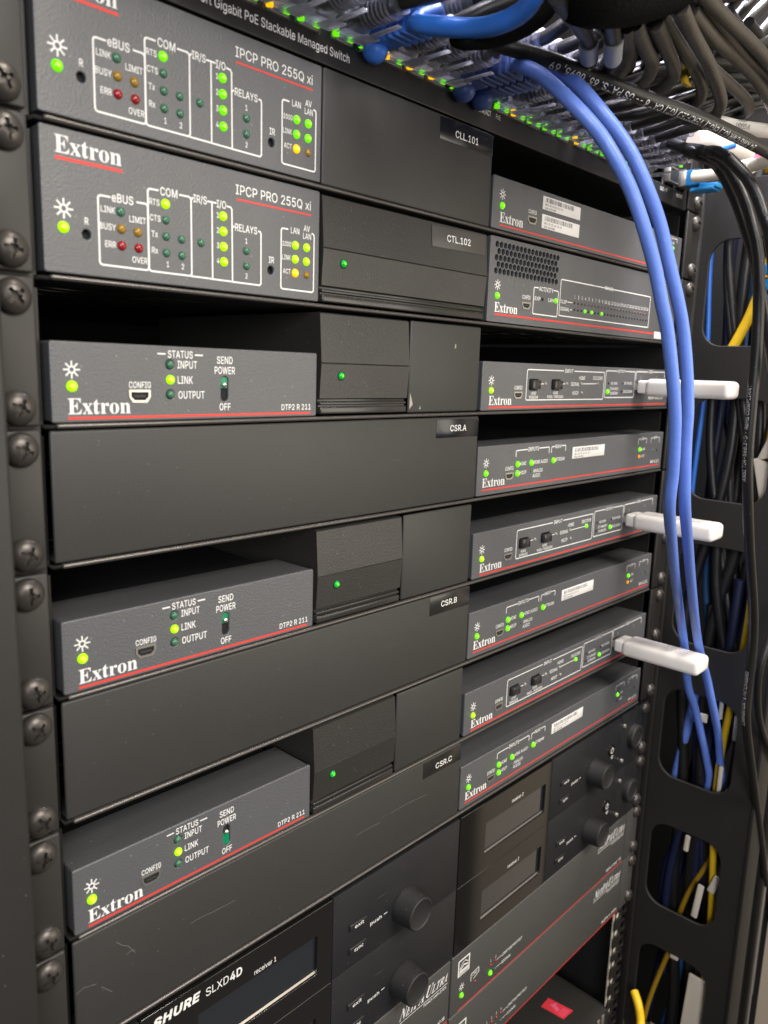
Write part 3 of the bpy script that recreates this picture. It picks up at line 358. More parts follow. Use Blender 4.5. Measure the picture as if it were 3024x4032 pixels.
FONT = {'H':[1.02,[[12,0,12,100,24,100,24,57,77,57,77,100,90,100,90,0,77,0,77,46,24,46,24,0]]],'(':[0.54,[[18,41,18,52,20,64,22,75,26,87,30,97,35,106,46,106,42,95,38,84,34,73,32,62,30,51,30,41,30,32,32,23,34,13,37,3,41,-7,46,-19,35,-19,27,-4,22,11,19,26]]],')':[0.54,[[7,-19,13,-7,17,4,20,13,22,23,24,32,24,41,23,51,22,62,20,73,16,84,12,95,7,106,19,106,24,97,28,87,31,75,34,64,36,52,36,41,35,26,32,10,26,-4,19,-19]]],',':[0.37,[[7,-23,13,14,27,14,17,-23]]],'-':[0.89,[[66,48,66,37,22,37,22,48]]],'.':[0.37,[[19,-1,15,0,12,2,10,5,10,8,10,12,12,14,15,16,19,17,22,16,25,14,27,12,28,8,27,5,25,2,22,0]]],'/':[0.49,[[46,105,14,-15,3,-15,35,105]]],'0':[0.89,[[45,-1,34,0,26,5,19,12,14,22,10,35,9,50,10,65,14,78,19,88,26,95,34,100,45,101,55,100,63,95,70,88,76,78,79,65,80,50,79,35,76,22,70,12,64,5,55,0],[45,10,51,11,57,14,62,20,65,28,67,38,68,50,67,62,65,72,62,80,57,86,51,89,45,90,38,89,32,86,28,80,24,72,22,62,21,50,22,38,24,28,28,20,32,14,38,11]]],'1':[0.89,[[15,0,15,11,77,11,77,0],[54,100,54,0,42,0,42,88,41,88,17,70,17,84,39,100]]],'2':[0.89,[[13,0,13,9,46,45,51,51,55,56,59,60,61,64,62,68,63,73,62,78,60,82,58,86,54,88,49,90,44,90,39,90,34,88,30,85,27,81,26,77,25,71,13,71,14,80,17,87,22,93,28,98,36,100,44,101,53,100,60,98,66,93,71,88,74,81,75,73,74,68,73,62,70,57,66,51,60,44,52,35,30,12,30,11,77,11,77,0]]],'3':[0.89,[[43,-1,34,-1,26,2,19,6,14,11,10,18,9,26,21,26,23,21,25,17,28,14,32,12,37,10,43,10,49,10,54,12,58,15,62,18,64,23,65,28,64,34,62,39,59,43,54,46,48,48,40,49,31,49,31,59,57,88,57,89,14,89,14,100,73,100,73,91,42,55,42,57,52,57,61,54,68,50,73,44,76,37,77,28,76,20,73,13,68,7,61,2,52,0]]],'4':[0.89,[[8,21,8,31,49,100,61,100,21,33,21,32,81,32,81,21],[55,0,55,24,55,29,55,62,67,62,67,0]]],'5':[0.89,[[43,-1,35,0,28,2,21,6,16,12,13,18,12,26,24,26,25,21,27,17,30,14,34,12,39,10,43,10,49,11,54,13,59,16,62,21,64,26,64,32,64,38,62,43,58,48,54,52,49,54,43,54,38,54,33,53,29,51,25,48,13,50,19,100,72,100,72,89,30,89,26,59,27,59,30,62,35,64,40,65,45,66,52,65,58,63,63,60,68,56,72,51,74,45,76,39,77,32,76,23,73,15,67,8,61,3,53,0]]],'6':[0.89,[[44,-1,36,0,28,3,22,8,17,15,14,23,12,32,13,39,16,47,20,56,27,67,50,100,63,100,30,51,29,51,30,54,32,57,35,59,38,60,42,61,46,62,55,61,62,58,68,53,73,47,75,40,76,31,75,22,72,14,67,8,61,3,53,0],[44,10,50,10,55,12,59,16,62,20,64,25,64,31,64,37,62,42,59,46,55,49,50,51,44,52,39,51,34,49,30,46,27,42,25,37,25,31,25,25,27,20,30,16,34,12,39,10]]],'7':[0.89,[[19,0,64,88,64,89,12,89,12,100,77,100,77,88,32,0]]],'8':[0.89,[[44,-1,35,0,27,2,20,7,15,12,11,19,10,27,11,33,13,38,16,43,20,47,25,50,30,52,30,52,23,55,18,61,15,67,14,75,15,82,18,88,22,94,29,98,36,100,44,101,53,100,60,98,66,94,71,88,74,82,75,75,74,67,71,61,66,55,59,52,59,52,64,50,69,47,73,43,76,38,78,33,79,27,78,19,74,12,69,7,62,2,54,0],[44,10,51,10,56,12,60,14,63,18,66,22,66,27,65,32,63,37,60,41,56,44,50,46,44,46,39,46,33,44,29,41,26,37,23,32,23,27,23,22,25,18,29,14,33,12,38,10],[44,57,49,57,54,59,58,62,60,65,62,69,63,74,62,79,60,83,58,86,54,88,50,90,44,90,39,90,35,88,31,86,28,83,27,79,26,74,27,69,28,65,31,62,35,59,39,57]]],'9':[0.89,[[44,101,53,100,61,97,67,92,72,85,75,77,76,68,76,61,73,53,69,44,62,33,39,0,26,0,59,49,60,49,59,46,57,43,54,41,50,40,47,39,43,38,34,39,27,42,21,47,16,53,13,60,12,69,14,78,17,86,22,92,28,97,36,100],[44,90,39,90,34,88,30,84,27,80,25,75,25,69,25,63,27,58,30,54,34,51,39,49,44,48,50,49,55,51,59,54,62,58,64,63,64,69,64,75,62,80,59,84,55,88,50,90]]],':':[0.37,[[19,-1,15,0,12,2,10,5,10,8,10,12,12,14,15,16,19,17,22,16,25,14,27,12,28,8,27,5,25,2,22,0],[19,53,15,54,12,56,10,59,10,62,10,66,12,69,15,70,19,71,22,70,25,69,27,66,28,62,27,59,25,56,22,54]]],'=':[0.89,[[14,48,14,59,75,59,75,48],[14,19,14,30,75,30,75,19]]],'A':[0.94,[[3,0,40,100,54,100,91,0,78,0,56,59,54,66,52,73,49,82,46,94,48,94,45,82,42,73,39,65,37,59,17,0],[22,28,22,39,73,39,73,28]]],'B':[0.9,[[12,0,12,100,47,100,57,99,65,96,71,92,75,87,77,81,78,73,78,68,76,63,73,59,70,56,66,54,62,52,62,52,67,51,71,48,76,45,79,40,81,34,82,27,81,20,79,13,74,8,68,4,59,1,48,0],[24,11,48,11,58,12,65,16,69,21,70,27,69,32,67,36,64,40,60,43,55,45,49,45,24,45],[24,56,47,56,52,57,57,58,61,61,64,64,65,68,66,73,65,79,61,84,56,88,47,89,24,89]]],'C':[1.0,[[53,-1,40,0,30,5,21,12,14,23,9,35,8,50,9,65,14,77,21,87,30,95,40,100,53,101,60,101,67,99,73,96,79,93,84,88,88,82,91,76,93,68,80,68,79,73,77,78,74,81,70,84,66,87,62,88,57,89,53,90,44,88,36,85,30,79,25,72,21,62,20,50,21,38,25,28,30,21,36,15,44,12,53,10,57,11,62,12,66,13,70,16,74,19,77,22,79,27,80,32,93,32,91,24,88,18,84,12,79,7,73,4,67,1,60,-1]]],'D':[0.99,[[43,0,19,0,19,11,42,11,53,12,62,16,70,22,74,29,77,39,78,50,77,61,75,71,70,79,63,84,54,88,43,89,18,89,18,100,44,100,58,99,69,94,78,87,85,77,89,65,91,50,89,36,85,23,78,13,69,6,57,2],[24,100,24,0,12,0,12,100]]],'E':[0.82,[[12,0,12,100,73,100,73,89,24,89,24,56,70,56,70,45,24,45,24,11,74,11,74,0]]],'F':[0.81,[[12,0,12,100,73,100,73,89,24,89,24,55,68,55,68,43,24,43,24,0]]],'G':[1.02,[[53,-1,40,0,29,5,20,13,14,23,9,35,8,50,9,65,14,77,20,87,29,95,40,100,52,101,60,101,67,99,73,96,79,92,84,87,88,82,91,76,93,69,80,69,78,73,76,77,73,81,70,84,66,86,62,88,57,89,52,90,44,88,36,85,30,79,25,72,21,62,20,50,21,38,25,28,30,21,36,15,44,12,53,10,61,11,68,14,74,18,78,24,81,31,82,40,85,39,56,39,56,50,94,50,94,39,93,28,89,18,82,10,74,4,64,0]]],'I':[0.59,[[6,0,6,11,23,11,23,89,6,89,6,100,53,100,53,89,36,89,36,11,53,11,53,0]]],'J':[0.78,[[36,-1,24,1,15,6,9,16,7,29,7,34,19,34,19,29,20,20,24,15,29,11,36,10,43,11,49,15,52,20,53,29,53,100,66,100,66,29,64,16,58,6,48,1]]],'K':[0.92,[[21,29,21,42,24,47,27,51,31,56,34,60,38,64,42,68,71,100,88,100,45,54,45,54],[12,0,12,100,24,100,24,66,24,44,24,38,24,0],[73,0,37,51,45,61,88,0]]],'L':[0.77,[[12,0,12,100,24,100,24,11,71,11,71,0]]],'M':[1.23,[[12,0,12,100,30,100,54,37,56,31,59,24,61,16,63,10,60,10,62,16,65,24,67,31,69,37,94,100,112,100,112,0,99,0,99,57,99,64,99,72,99,81,100,90,101,90,99,85,98,80,95,71,92,63,90,57,67,0,56,0,33,57,31,63,28,71,25,80,22,90,23,90,24,82,24,73,24,65,24,57,24,0]]],'N':[1.03,[[12,0,12,100,27,100,67,36,69,33,71,30,74,26,76,21,79,16,81,11,80,11,79,16,79,21,79,26,78,31,78,38,78,100,91,100,91,0,76,0,40,57,35,65,32,70,29,75,21,89,23,89,24,75,24,64,25,57,25,0]]],'O':[1.05,[[52,-1,40,0,30,5,21,12,14,23,9,35,8,50,9,65,14,77,21,87,30,95,40,100,52,101,65,100,75,95,84,87,91,77,95,65,97,50,95,35,91,23,84,12,75,5,65,0],[52,10,61,12,69,15,75,21,80,28,83,38,85,50,83,62,80,72,75,79,69,85,61,88,52,90,44,88,36,85,30,79,25,72,21,62,20,50,21,38,25,28,30,21,36,15,44,12]]],'P':[0.87,[[12,0,12,100,46,100,57,99,65,96,72,91,77,84,79,77,80,68,79,60,77,52,72,46,65,41,57,38,46,37,21,37,21,48,46,48,53,48,58,50,63,54,65,58,67,63,68,68,67,74,65,79,63,83,58,86,53,88,46,89,24,89,24,0]]],'Q':[1.05,[[48,31,61,31,73,17,75,13,92,-9,79,-9,68,5,65,9],[52,-1,40,0,30,5,21,12,14,23,9,35,8,50,9,65,14,77,21,87,30,95,40,100,52,101,65,100,75,95,84,87,91,77,95,65,97,50,95,35,91,23,84,12,75,5,65,0],[52,10,61,12,69,15,75,21,80,28,83,38,85,50,83,62,80,72,75,79,69,85,61,88,52,90,44,88,36,85,30,79,25,72,21,62,20,50,21,38,25,28,30,21,36,15,44,12]]],'R':[0.88,[[12,0,12,100,46,100,57,99,65,96,72,91,77,85,80,78,80,69,80,61,77,53,72,47,65,43,57,40,46,39,19,39,19,50,46,50,53,51,59,52,63,55,66,59,67,64,68,69,67,75,66,80,63,83,58,86,53,88,46,89,24,89,24,0],[69,0,45,45,60,45,84,0]]],'S':[0.88,[[44,-2,34,-1,25,2,18,6,13,12,9,19,8,27,21,27,22,22,24,17,28,14,33,12,38,10,44,10,50,10,56,12,61,14,65,18,67,22,68,27,67,32,65,35,62,38,58,40,53,42,48,44,36,47,25,51,17,57,12,64,10,73,11,81,15,88,20,94,27,98,35,100,45,101,54,100,62,98,69,94,74,88,77,82,79,74,66,74,64,81,59,86,53,89,44,90,38,90,33,88,29,86,25,82,23,78,23,74,23,69,26,66,29,63,33,61,38,59,42,58,52,55,56,54,61,52,66,50,71,47,74,43,78,39,80,34,80,27,79,19,76,12,71,7,64,2,55,-1]]],'T':[0.88,[[6,89,6,100,82,100,82,89,50,89,50,0,38,0,38,89]]],'U':[1.02,[[51,-2,40,0,30,3,22,9,17,16,13,24,12,34,12,100,24,100,24,35,25,28,28,22,32,17,37,13,43,11,51,10,59,11,65,13,70,17,74,22,76,28,77,35,77,100,90,100,90,34,89,24,85,16,79,9,71,3,62,0]]],'V':[0.94,[[40,0,3,100,17,100,38,41,40,35,42,27,45,18,49,6,46,6,50,18,52,27,55,35,57,41,78,100,91,100,55,0]]],'W':[1.35,[[30,0,3,100,16,100,32,39,33,34,34,29,37,18,38,13,39,8,37,8,38,13,39,18,40,24,42,29,44,39,60,100,75,100,91,39,92,34,93,29,96,18,97,13,98,8,96,8,97,13,98,18,99,24,100,29,103,39,119,100,132,100,104,0,90,0,72,63,71,70,69,77,68,85,66,93,69,93,67,85,66,78,64,71,62,63,45,0]]],'X':[0.93,[[4,0,43,56,43,46,6,100,20,100,35,79,38,75,40,71,42,68,44,65,46,61,48,57,46,57,50,65,51,68,53,71,59,79,73,100,88,100,51,47,51,56,90,0,75,0,57,25,53,32,51,35,49,38,47,42,45,45,48,45,46,42,44,39,42,36,41,33,36,25,18,0]]],'Y':[0.93,[[40,0,40,41,3,100,18,100,38,68,41,62,44,57,46,52,49,45,44,45,47,52,49,58,52,63,55,68,75,100,89,100,53,41,53,0]]],'Z':[0.86,[[8,0,8,9,54,76,57,80,60,85,64,89,67,93,68,89,62,89,56,89,50,89,44,89,8,89,8,100,78,100,78,91,33,25,30,21,26,16,19,7,18,11,24,11,30,11,36,11,42,11,79,11,79,0]]],'a':[0.77,[[31,-2,25,-1,19,1,13,4,9,9,7,14,6,21,7,27,8,32,11,35,15,38,20,40,25,41,30,42,35,43,46,45,50,45,52,46,54,48,54,50,54,50,54,55,52,58,50,61,47,63,43,65,38,65,34,65,29,63,26,61,23,59,21,57,20,54,8,57,11,63,15,68,20,71,26,74,32,75,38,76,42,75,47,75,52,73,56,71,60,68,63,63,65,57,66,49,66,0,54,0,54,10,54,10,52,8,50,5,46,2,42,0,37,-1],[33,9,40,10,45,12,49,15,52,18,54,23,54,27,54,37,53,36,51,36,48,35,45,35,39,34,34,33,30,32,26,31,23,30,20,27,19,24,18,21,19,17,20,14,22,12,26,10,29,9]]],'b':[0.83,[[45,-2,39,-1,34,1,30,3,27,6,25,9,23,12,22,12,22,0,10,0,10,100,22,100,22,63,23,63,25,65,27,68,30,71,34,73,39,75,45,76,54,74,62,71,68,65,73,58,76,48,77,37,76,26,73,17,68,9,62,3,54,0],[43,9,50,10,55,13,59,17,62,23,64,30,64,37,64,45,62,51,59,57,55,61,50,64,43,65,37,64,32,61,28,57,25,52,23,45,22,37,23,29,25,23,28,17,32,13,37,10]]],'c':[0.78,[[41,-2,31,0,23,3,16,9,11,17,8,26,7,37,8,48,11,57,16,65,23,71,31,74,41,76,46,75,51,74,56,72,60,70,64,67,67,63,69,59,71,54,60,51,59,54,57,57,55,59,53,61,50,63,48,64,44,65,41,65,34,64,29,61,24,56,21,51,20,44,19,37,20,30,21,23,24,17,29,13,34,10,41,9,44,9,48,10,51,11,53,13,55,15,57,17,59,20,60,23,71,20,70,15,67,11,64,7,60,4,56,2,51,0,46,-1]]],'d':[0.83,[[38,-2,30,0,22,3,16,9,11,17,8,26,7,37,8,48,11,58,16,65,22,71,30,74,38,76,45,75,50,73,54,71,56,68,59,65,60,63,61,63,61,100,73,100,73,0,61,0,61,12,60,12,59,9,56,6,53,3,50,1,45,-1],[40,9,46,10,52,13,56,17,59,23,61,29,61,37,61,45,59,52,56,57,52,61,47,64,40,65,34,64,28,61,24,57,21,51,20,45,19,37,20,30,21,23,24,17,29,13,34,10]]],'e':[0.79,[[42,-2,32,0,23,3,16,9,11,17,8,26,7,37,8,48,11,57,16,65,23,71,31,74,40,76,46,75,52,74,58,71,63,67,67,62,70,55,72,48,73,38,73,33,15,33,15,43,66,43,61,40,60,47,59,53,56,58,52,62,47,64,40,65,34,64,29,62,25,58,21,53,19,47,19,41,19,35,20,27,22,21,25,16,30,12,35,10,42,9,46,9,50,10,53,12,56,14,58,17,60,21,72,18,69,12,66,8,61,4,56,1,49,-1]]],'f':[0.5,[[45,75,45,64,1,64,1,75],[16,0,16,85,17,91,19,96,22,99,27,102,32,104,37,104,41,104,44,104,46,103,48,102,45,92,42,93,40,93,38,93,34,92,30,90,28,87,28,82,28,0]]],'g':[0.84,[[41,-30,33,-29,26,-27,21,-25,16,-22,13,-18,10,-14,20,-8,22,-10,24,-13,27,-15,30,-17,35,-19,41,-19,49,-18,55,-15,60,-9,61,-1,61,13,60,13,59,11,56,8,53,5,50,3,45,1,38,1,30,2,22,5,16,11,11,18,8,27,7,38,8,48,11,58,16,65,22,71,30,74,39,76,45,75,50,73,54,71,57,68,59,65,60,63,62,63,62,75,73,75,73,-2,72,-11,69,-18,64,-23,57,-27,49,-29],[40,12,47,12,52,15,56,19,59,24,61,30,61,38,61,45,59,52,56,57,52,61,47,64,40,65,34,64,29,61,24,57,21,52,20,45,19,38,20,30,21,24,24,19,29,15,34,12]]],'h':[0.81,[[22,45,22,0,10,0,10,100,22,100,22,57,20,57,24,65,30,71,37,74,45,76,52,75,58,72,63,69,67,63,69,56,70,47,70,0,58,0,58,46,57,54,54,60,48,63,41,65,36,64,32,62,28,60,25,56,23,51]]],'i':[0.33,[[10,0,10,75,22,75,22,0],[16,87,13,88,11,89,9,92,8,95,9,98,11,101,13,102,16,103,20,102,22,101,24,98,25,95,24,92,22,89,20,88]]],'j':[0.33,[[10,75,22,75,22,-6,22,-12,20,-18,17,-22,13,-25,7,-27,1,-28,-2,-28,-2,-17,0,-17,5,-16,8,-14,10,-11,10,-6],[16,87,13,88,11,89,9,92,8,95,9,98,11,101,13,102,16,103,20,102,22,101,24,98,25,95,24,92,22,89,20,88]]],'k':[0.75,[[22,27,22,42,24,42,56,75,71,75,36,39,35,39],[10,0,10,100,22,100,22,0],[58,0,29,37,38,45,73,0]]],'l':[0.37,[[27,0,20,1,15,4,11,9,10,17,10,100,22,100,22,19,23,15,24,12,26,11,29,10,32,10,33,11,36,1,32,0,30,0]]],'m':[1.2,[[10,0,10,75,22,75,22,58,21,58,23,64,26,68,30,71,34,74,38,75,43,76,51,75,56,71,61,65,63,58,61,58,63,63,66,67,70,71,75,74,80,75,86,76,92,75,98,73,103,70,106,65,109,58,109,50,109,0,97,0,97,50,96,57,93,61,88,64,82,65,78,64,74,63,70,60,68,57,66,53,66,49,66,0,54,0,54,51,53,57,50,61,45,64,39,65,35,64,31,63,27,60,25,57,23,52,22,47,22,0]]],'n':[0.81,[[22,45,22,0,10,0,10,75,22,75,22,57,20,57,24,65,30,71,37,74,45,76,52,75,58,72,63,69,67,63,69,56,70,47,70,0,58,0,58,46,57,54,54,60,48,63,41,65,36,64,32,62,28,60,25,56,23,51]]],'o':[0.82,[[41,-2,31,0,23,3,16,9,11,17,8,26,7,37,8,48,11,57,16,65,23,71,31,74,41,76,50,74,59,71,66,65,71,57,74,48,75,37,74,26,71,17,66,9,59,3,50,0],[41,9,48,10,53,13,57,17,60,23,62,30,63,37,62,44,60,51,57,56,53,61,48,64,41,65,34,64,29,61,24,56,21,51,20,44,19,37,20,30,21,23,24,17,29,13,34,10]]],'p':[0.83,[[10,-28,10,75,22,75,22,63,23,63,25,65,27,68,30,71,34,73,39,75,45,76,54,74,62,71,68,65,73,58,76,48,77,37,76,26,73,17,68,9,62,3,54,0,45,-2,39,-1,34,1,30,3,27,6,25,9,23,12,22,12,22,-28],[43,9,50,10,55,13,59,17,62,23,64,30,64,37,64,45,62,51,59,57,55,61,50,64,43,65,37,64,32,61,28,57,25,52,23,45,22,37,23,29,25,23,28,17,32,13,37,10]]],'q':[0.83,[[73,-28,61,-28,61,12,60,12,59,9,56,6,53,3,50,1,45,-1,38,-2,30,0,22,3,16,9,11,17,8,26,7,37,8,48,11,58,16,65,22,71,30,74,38,76,45,75,50,73,54,71,56,68,59,65,60,63,61,63,61,75,73,75],[40,9,46,10,52,13,56,17,59,23,61,29,61,37,61,45,59,52,56,57,52,61,47,64,40,65,34,64,28,61,24,57,21,51,20,45,19,37,20,30,21,23,24,17,29,13,34,10]]],'r':[0.51,[[10,0,10,75,22,75,22,63,23,63,26,68,30,72,36,75,42,76,45,76,48,75,48,63,45,64,43,64,41,64,36,63,31,62,28,59,25,56,23,51,22,47,22,0]]],'s':[0.72,[[36,-2,28,-1,22,1,17,4,12,7,9,12,7,19,18,21,21,16,24,12,29,10,36,9,43,10,48,12,52,16,53,20,52,24,50,27,46,29,42,30,29,33,20,37,14,41,10,47,9,54,10,60,13,65,17,70,23,73,29,75,37,76,44,75,50,73,55,70,59,67,62,62,64,57,53,54,51,58,48,62,43,65,37,65,31,65,26,62,22,59,21,54,22,51,24,48,28,46,34,44,45,41,54,38,60,34,64,28,65,21,64,15,61,9,57,5,51,1,44,-1]]],'t':[0.45,[[40,75,40,64,1,64,1,75],[13,93,25,93,25,19,25,15,27,12,29,10,33,10,36,10,40,11,42,0,40,0,38,-1,35,-1,33,-1,25,0,18,4,14,10,13,18]]],'u':[0.81,[[36,-1,29,0,23,2,17,6,14,12,11,19,10,27,10,75,22,75,22,28,23,21,27,15,32,11,39,10,44,10,49,12,53,15,56,19,58,24,58,30,58,75,70,75,70,0,59,0,59,18,60,18,56,9,51,3,44,0]]],'v':[0.77,[[32,0,3,75,17,75,32,30,35,24,37,17,39,10,40,4,36,4,38,10,40,17,42,24,44,30,60,75,73,75,44,0]]],'w':[1.11,[[27,0,4,75,17,75,26,42,28,35,30,27,32,18,34,8,32,8,34,18,36,26,39,35,41,42,50,75,62,75,71,42,73,35,75,27,77,18,79,8,77,8,79,18,81,27,83,35,85,42,94,75,107,75,84,0,72,0,63,34,60,44,58,50,57,55,54,66,57,66,54,55,52,44,50,39,49,34,39,0]]],'x':[0.74,[[4,0,34,43,34,34,6,75,20,75,29,60,32,55,35,50,38,45,41,40,34,40,37,45,40,50,43,55,46,60,55,75,69,75,41,33,41,42,70,0,56,0,45,17,42,22,39,27,37,31,34,36,40,36,38,31,35,27,32,22,29,17,18,0]]],'y':[0.77,[[9,-27,12,-17,14,-17,17,-18,20,-17,23,-16,26,-15,28,-11,30,-7,32,0,3,75,17,75,32,30,35,24,37,17,39,10,40,4,36,4,38,10,40,17,42,24,44,30,60,75,73,75,40,-11,38,-17,35,-21,31,-24,27,-27,23,-28,18,-29,15,-28,13,-28,11,-28]]],'z':[0.75,[[8,0,8,9,50,63,50,63,9,63,9,75,65,75,65,65,25,12,25,11,67,11,67,0]]],' ':[0.37,[]]}
def _offset(loop, d):
    n = len(loop); out = []
    for i in range(n):
        p0, p1, p2 = loop[i-1], loop[i], loop[(i+1) % n]
        a = Vector((p1[0]-p0[0], p1[1]-p0[1])); c = Vector((p2[0]-p1[0], p2[1]-p1[1]))
        if a.length < 1e-6 or c.length < 1e-6: out.append(p1); continue
        a.normalize(); c.normalize(); na = Vector((a.y, -a.x)); nc = Vector((c.y, -c.x)); m_ = na+nc
        if m_.length < 1e-3: m_ = na
        m_.normalize(); k_ = d/max(0.5, m_.dot(na)); out.append((p1[0]+m_.x*k_, p1[1]+m_.y*k_))
    return out
def _area(l): return sum(l[i-1][0]*l[i][1]-l[i][0]*l[i-1][1] for i in range(len(l)))/2
_tb = {}
def _glyph(c, off):
    k_ = (c, round(off, 4))
    if k_ in _tb: return _tb[k_]
    adv, cs = FONT.get(c, FONT[' '])
    loops = [[(l[2*i]/100, l[2*i+1]/100) for i in range(len(l)//2)] for l in cs]
    if loops:
        sgn = 1 if _area(max(loops, key=lambda l: abs(_area(l)))) > 0 else -1
        V = []; FA = []; SG = []
        for l in loops:
            q = []
            for p in _offset(l, off*sgn):
                if not q or (abs(p[0]-q[-1][0])+abs(p[1]-q[-1][1])) > 0.012: q.append(p)
            if (abs(q[0][0]-q[-1][0])+abs(q[0][1]-q[-1][1])) < 0.012: q.pop()
            ar = _area(q); SG.append(1 if ar*sgn > 0 else -1)
            if ar < 0: q = q[::-1]
            k0 = len(V); V += [Vector(p) for p in q]; FA.append(list(range(k0, k0+len(q))))
        E_ = [(f[i-1], f[i]) for f in FA for i in range(len(f))]
        r = delaunay_2d_cdt(V, E_, [], 0, 1e-5)
        vs = [(v.x, v.y) for v in r[0]]
        def wind(px, py):
            w_ = 0
            for f, sg in zip(FA, SG):
                for i in range(len(f)):
                    a_, b_ = V[f[i-1]], V[f[i]]
                    if (a_.y <= py) != (b_.y <= py):
                        if a_.x+(py-a_.y)/(b_.y-a_.y)*(b_.x-a_.x) > px: w_ += sg*(1 if b_.y > a_.y else -1)
            return w_
        fs = [tuple(f) for f in r[2] if wind(sum(vs[i][0] for i in f)/len(f), sum(vs[i][1] for i in f)/len(f)) != 0]
    else: vs, fs = [], []
    _tb[k_] = (vs, fs, adv); return _tb[k_]
def bold_text(s, off):
    """flat lettering, cap height 1, as one list of vertices and faces"""
    V, F_, x = [], [], 0.0
    for c in s:
        vs, fs, adv = _glyph(c, off); k_ = len(V)
        V += [(a+x, b) for a, b in vs]; F_ += [tuple(i+k_ for i in f) for f in fs]; x += adv+off*1.6
    mx = max([v[0] for v in V]) if V else 1; mn = min([v[0] for v in V]) if V else 0
    return [(a-mn, b) for a, b in V], F_, mx-mn
class Print(MB):
    def __init__(s, y=-0.06): super().__init__(); s.y = y
    def t(s, txt, x, z, h, al='c', cond=0.80, off=0.018, shear=0.0, width=None):
        """cap height h, vertical centre z; x is the left/centre/right"""
        vs, fs, w_ = bold_text(txt, off)
        k = h*cond if width is None else width/max(w_, 1e-6)
        x0 = x - (w_*k/2 if al == 'c' else (w_*k if al == 'r' else 0))
        s.add([(x0+a*k+shear*b*h, s.y, z-h/2+b*h) for a, b in vs], fs); return s
    def g(s, word, x, z, h, width, pre='', shear=0.0, heights=None):
        """serif glyph word; x left edge, z baseline"""
        tot = sum(GL[pre+c][0]*(heights[i] if heights else 1) for i, c in enumerate(word))
        k = width/tot; kh = h/0.675; cx = x
        for i, c in enumerate(word):
            adv, vv, ff = GL[pre+c]; q = heights[i] if heights else 1
            s.add([(cx+vv[2*j]*k*q+shear*vv[2*j+1]*kh*q, s.y, z+vv[2*j+1]*kh*q) for j in range(len(vv)//2)], ff)
            cx += adv*k*q
        return s
    def line(s, x0, z0, x1, z1, w_=0.55):
        d = Vector((x1-x0, z1-z0)); L = d.length; d /= L; n = Vector((-d.y, d.x))*(w_/2); e = d*(w_/2)
        a = Vector((x0, z0))-e; b = Vector((x1, z1))+e
        s.quad([(a.x-n.x, s.y, a.y-n.y), (b.x-n.x, s.y, b.y-n.y), (b.x+n.x, s.y, b.y+n.y), (a.x+n.x, s.y, a.y+n.y)]); return s
    def path(s, pts, w_=0.55):
        for i, ((a, b), (c, d)) in enumerate(zip(pts, pts[1:])):
            s.y -= 0.0015; s.line(a, b, c, d, w_)
        return s
    def rect(s, x0, x1, z0, z1):
        s.quad([(x0, s.y, z0), (x1, s.y, z0), (x1, s.y, z1), (x0, s.y, z1)]); return s
    def ring(s, pts_out, pts_in):
        n = len(pts_out); k = len(s.v)
        s.add([(a, s.y, b) for a, b in pts_out]+[(a, s.y, b) for a, b in pts_in], [(i, (i+1) % n, (i+1) % n+n, i+n) for i in range(n)]); return s
    def sun(s, x, z, r=2.6):
        s.ring(circ(x, z, r*0.46, 14), circ(x, z, r*0.28, 14))
        for i in range(8):
            a = math.pi/4*i+math.pi/8*0
            s.line(x+r*0.56*math.cos(a), z+r*0.56*math.sin(a), x+r*0.92*math.cos(a), z+r*0.92*math.sin(a), r*0.17)
        return s
    def boxline(s, x0, x1, z0, z1, gap=None, w_=0.55, r=0.9):
        """rounded frame open along the top between gap[0] and gap[1]"""
        x0 += 0; c = r*0.3
        pl = [(x0+r, z1), (x0+c, z1-c), (x0, z1-r), (x0, z0+r), (x0+c, z0+c), (x0+r, z0), (x1-r, z0), (x1-c, z0+c), (x1, z0+r), (x1, z1-r), (x1-c, z1-c), (x1-r, z1)]
        if gap: pl = [(gap[0], z1)]+pl+[(gap[1], z1)]
        else: pl = pl+[(x0+r, z1)]
        return s.path(pl, w_)
def logo(parent, x, z, h, width):
    p = Print(-0.07).g('Extron', x, z, h, width); return p.build('brand_logo', 'print_white', parent)

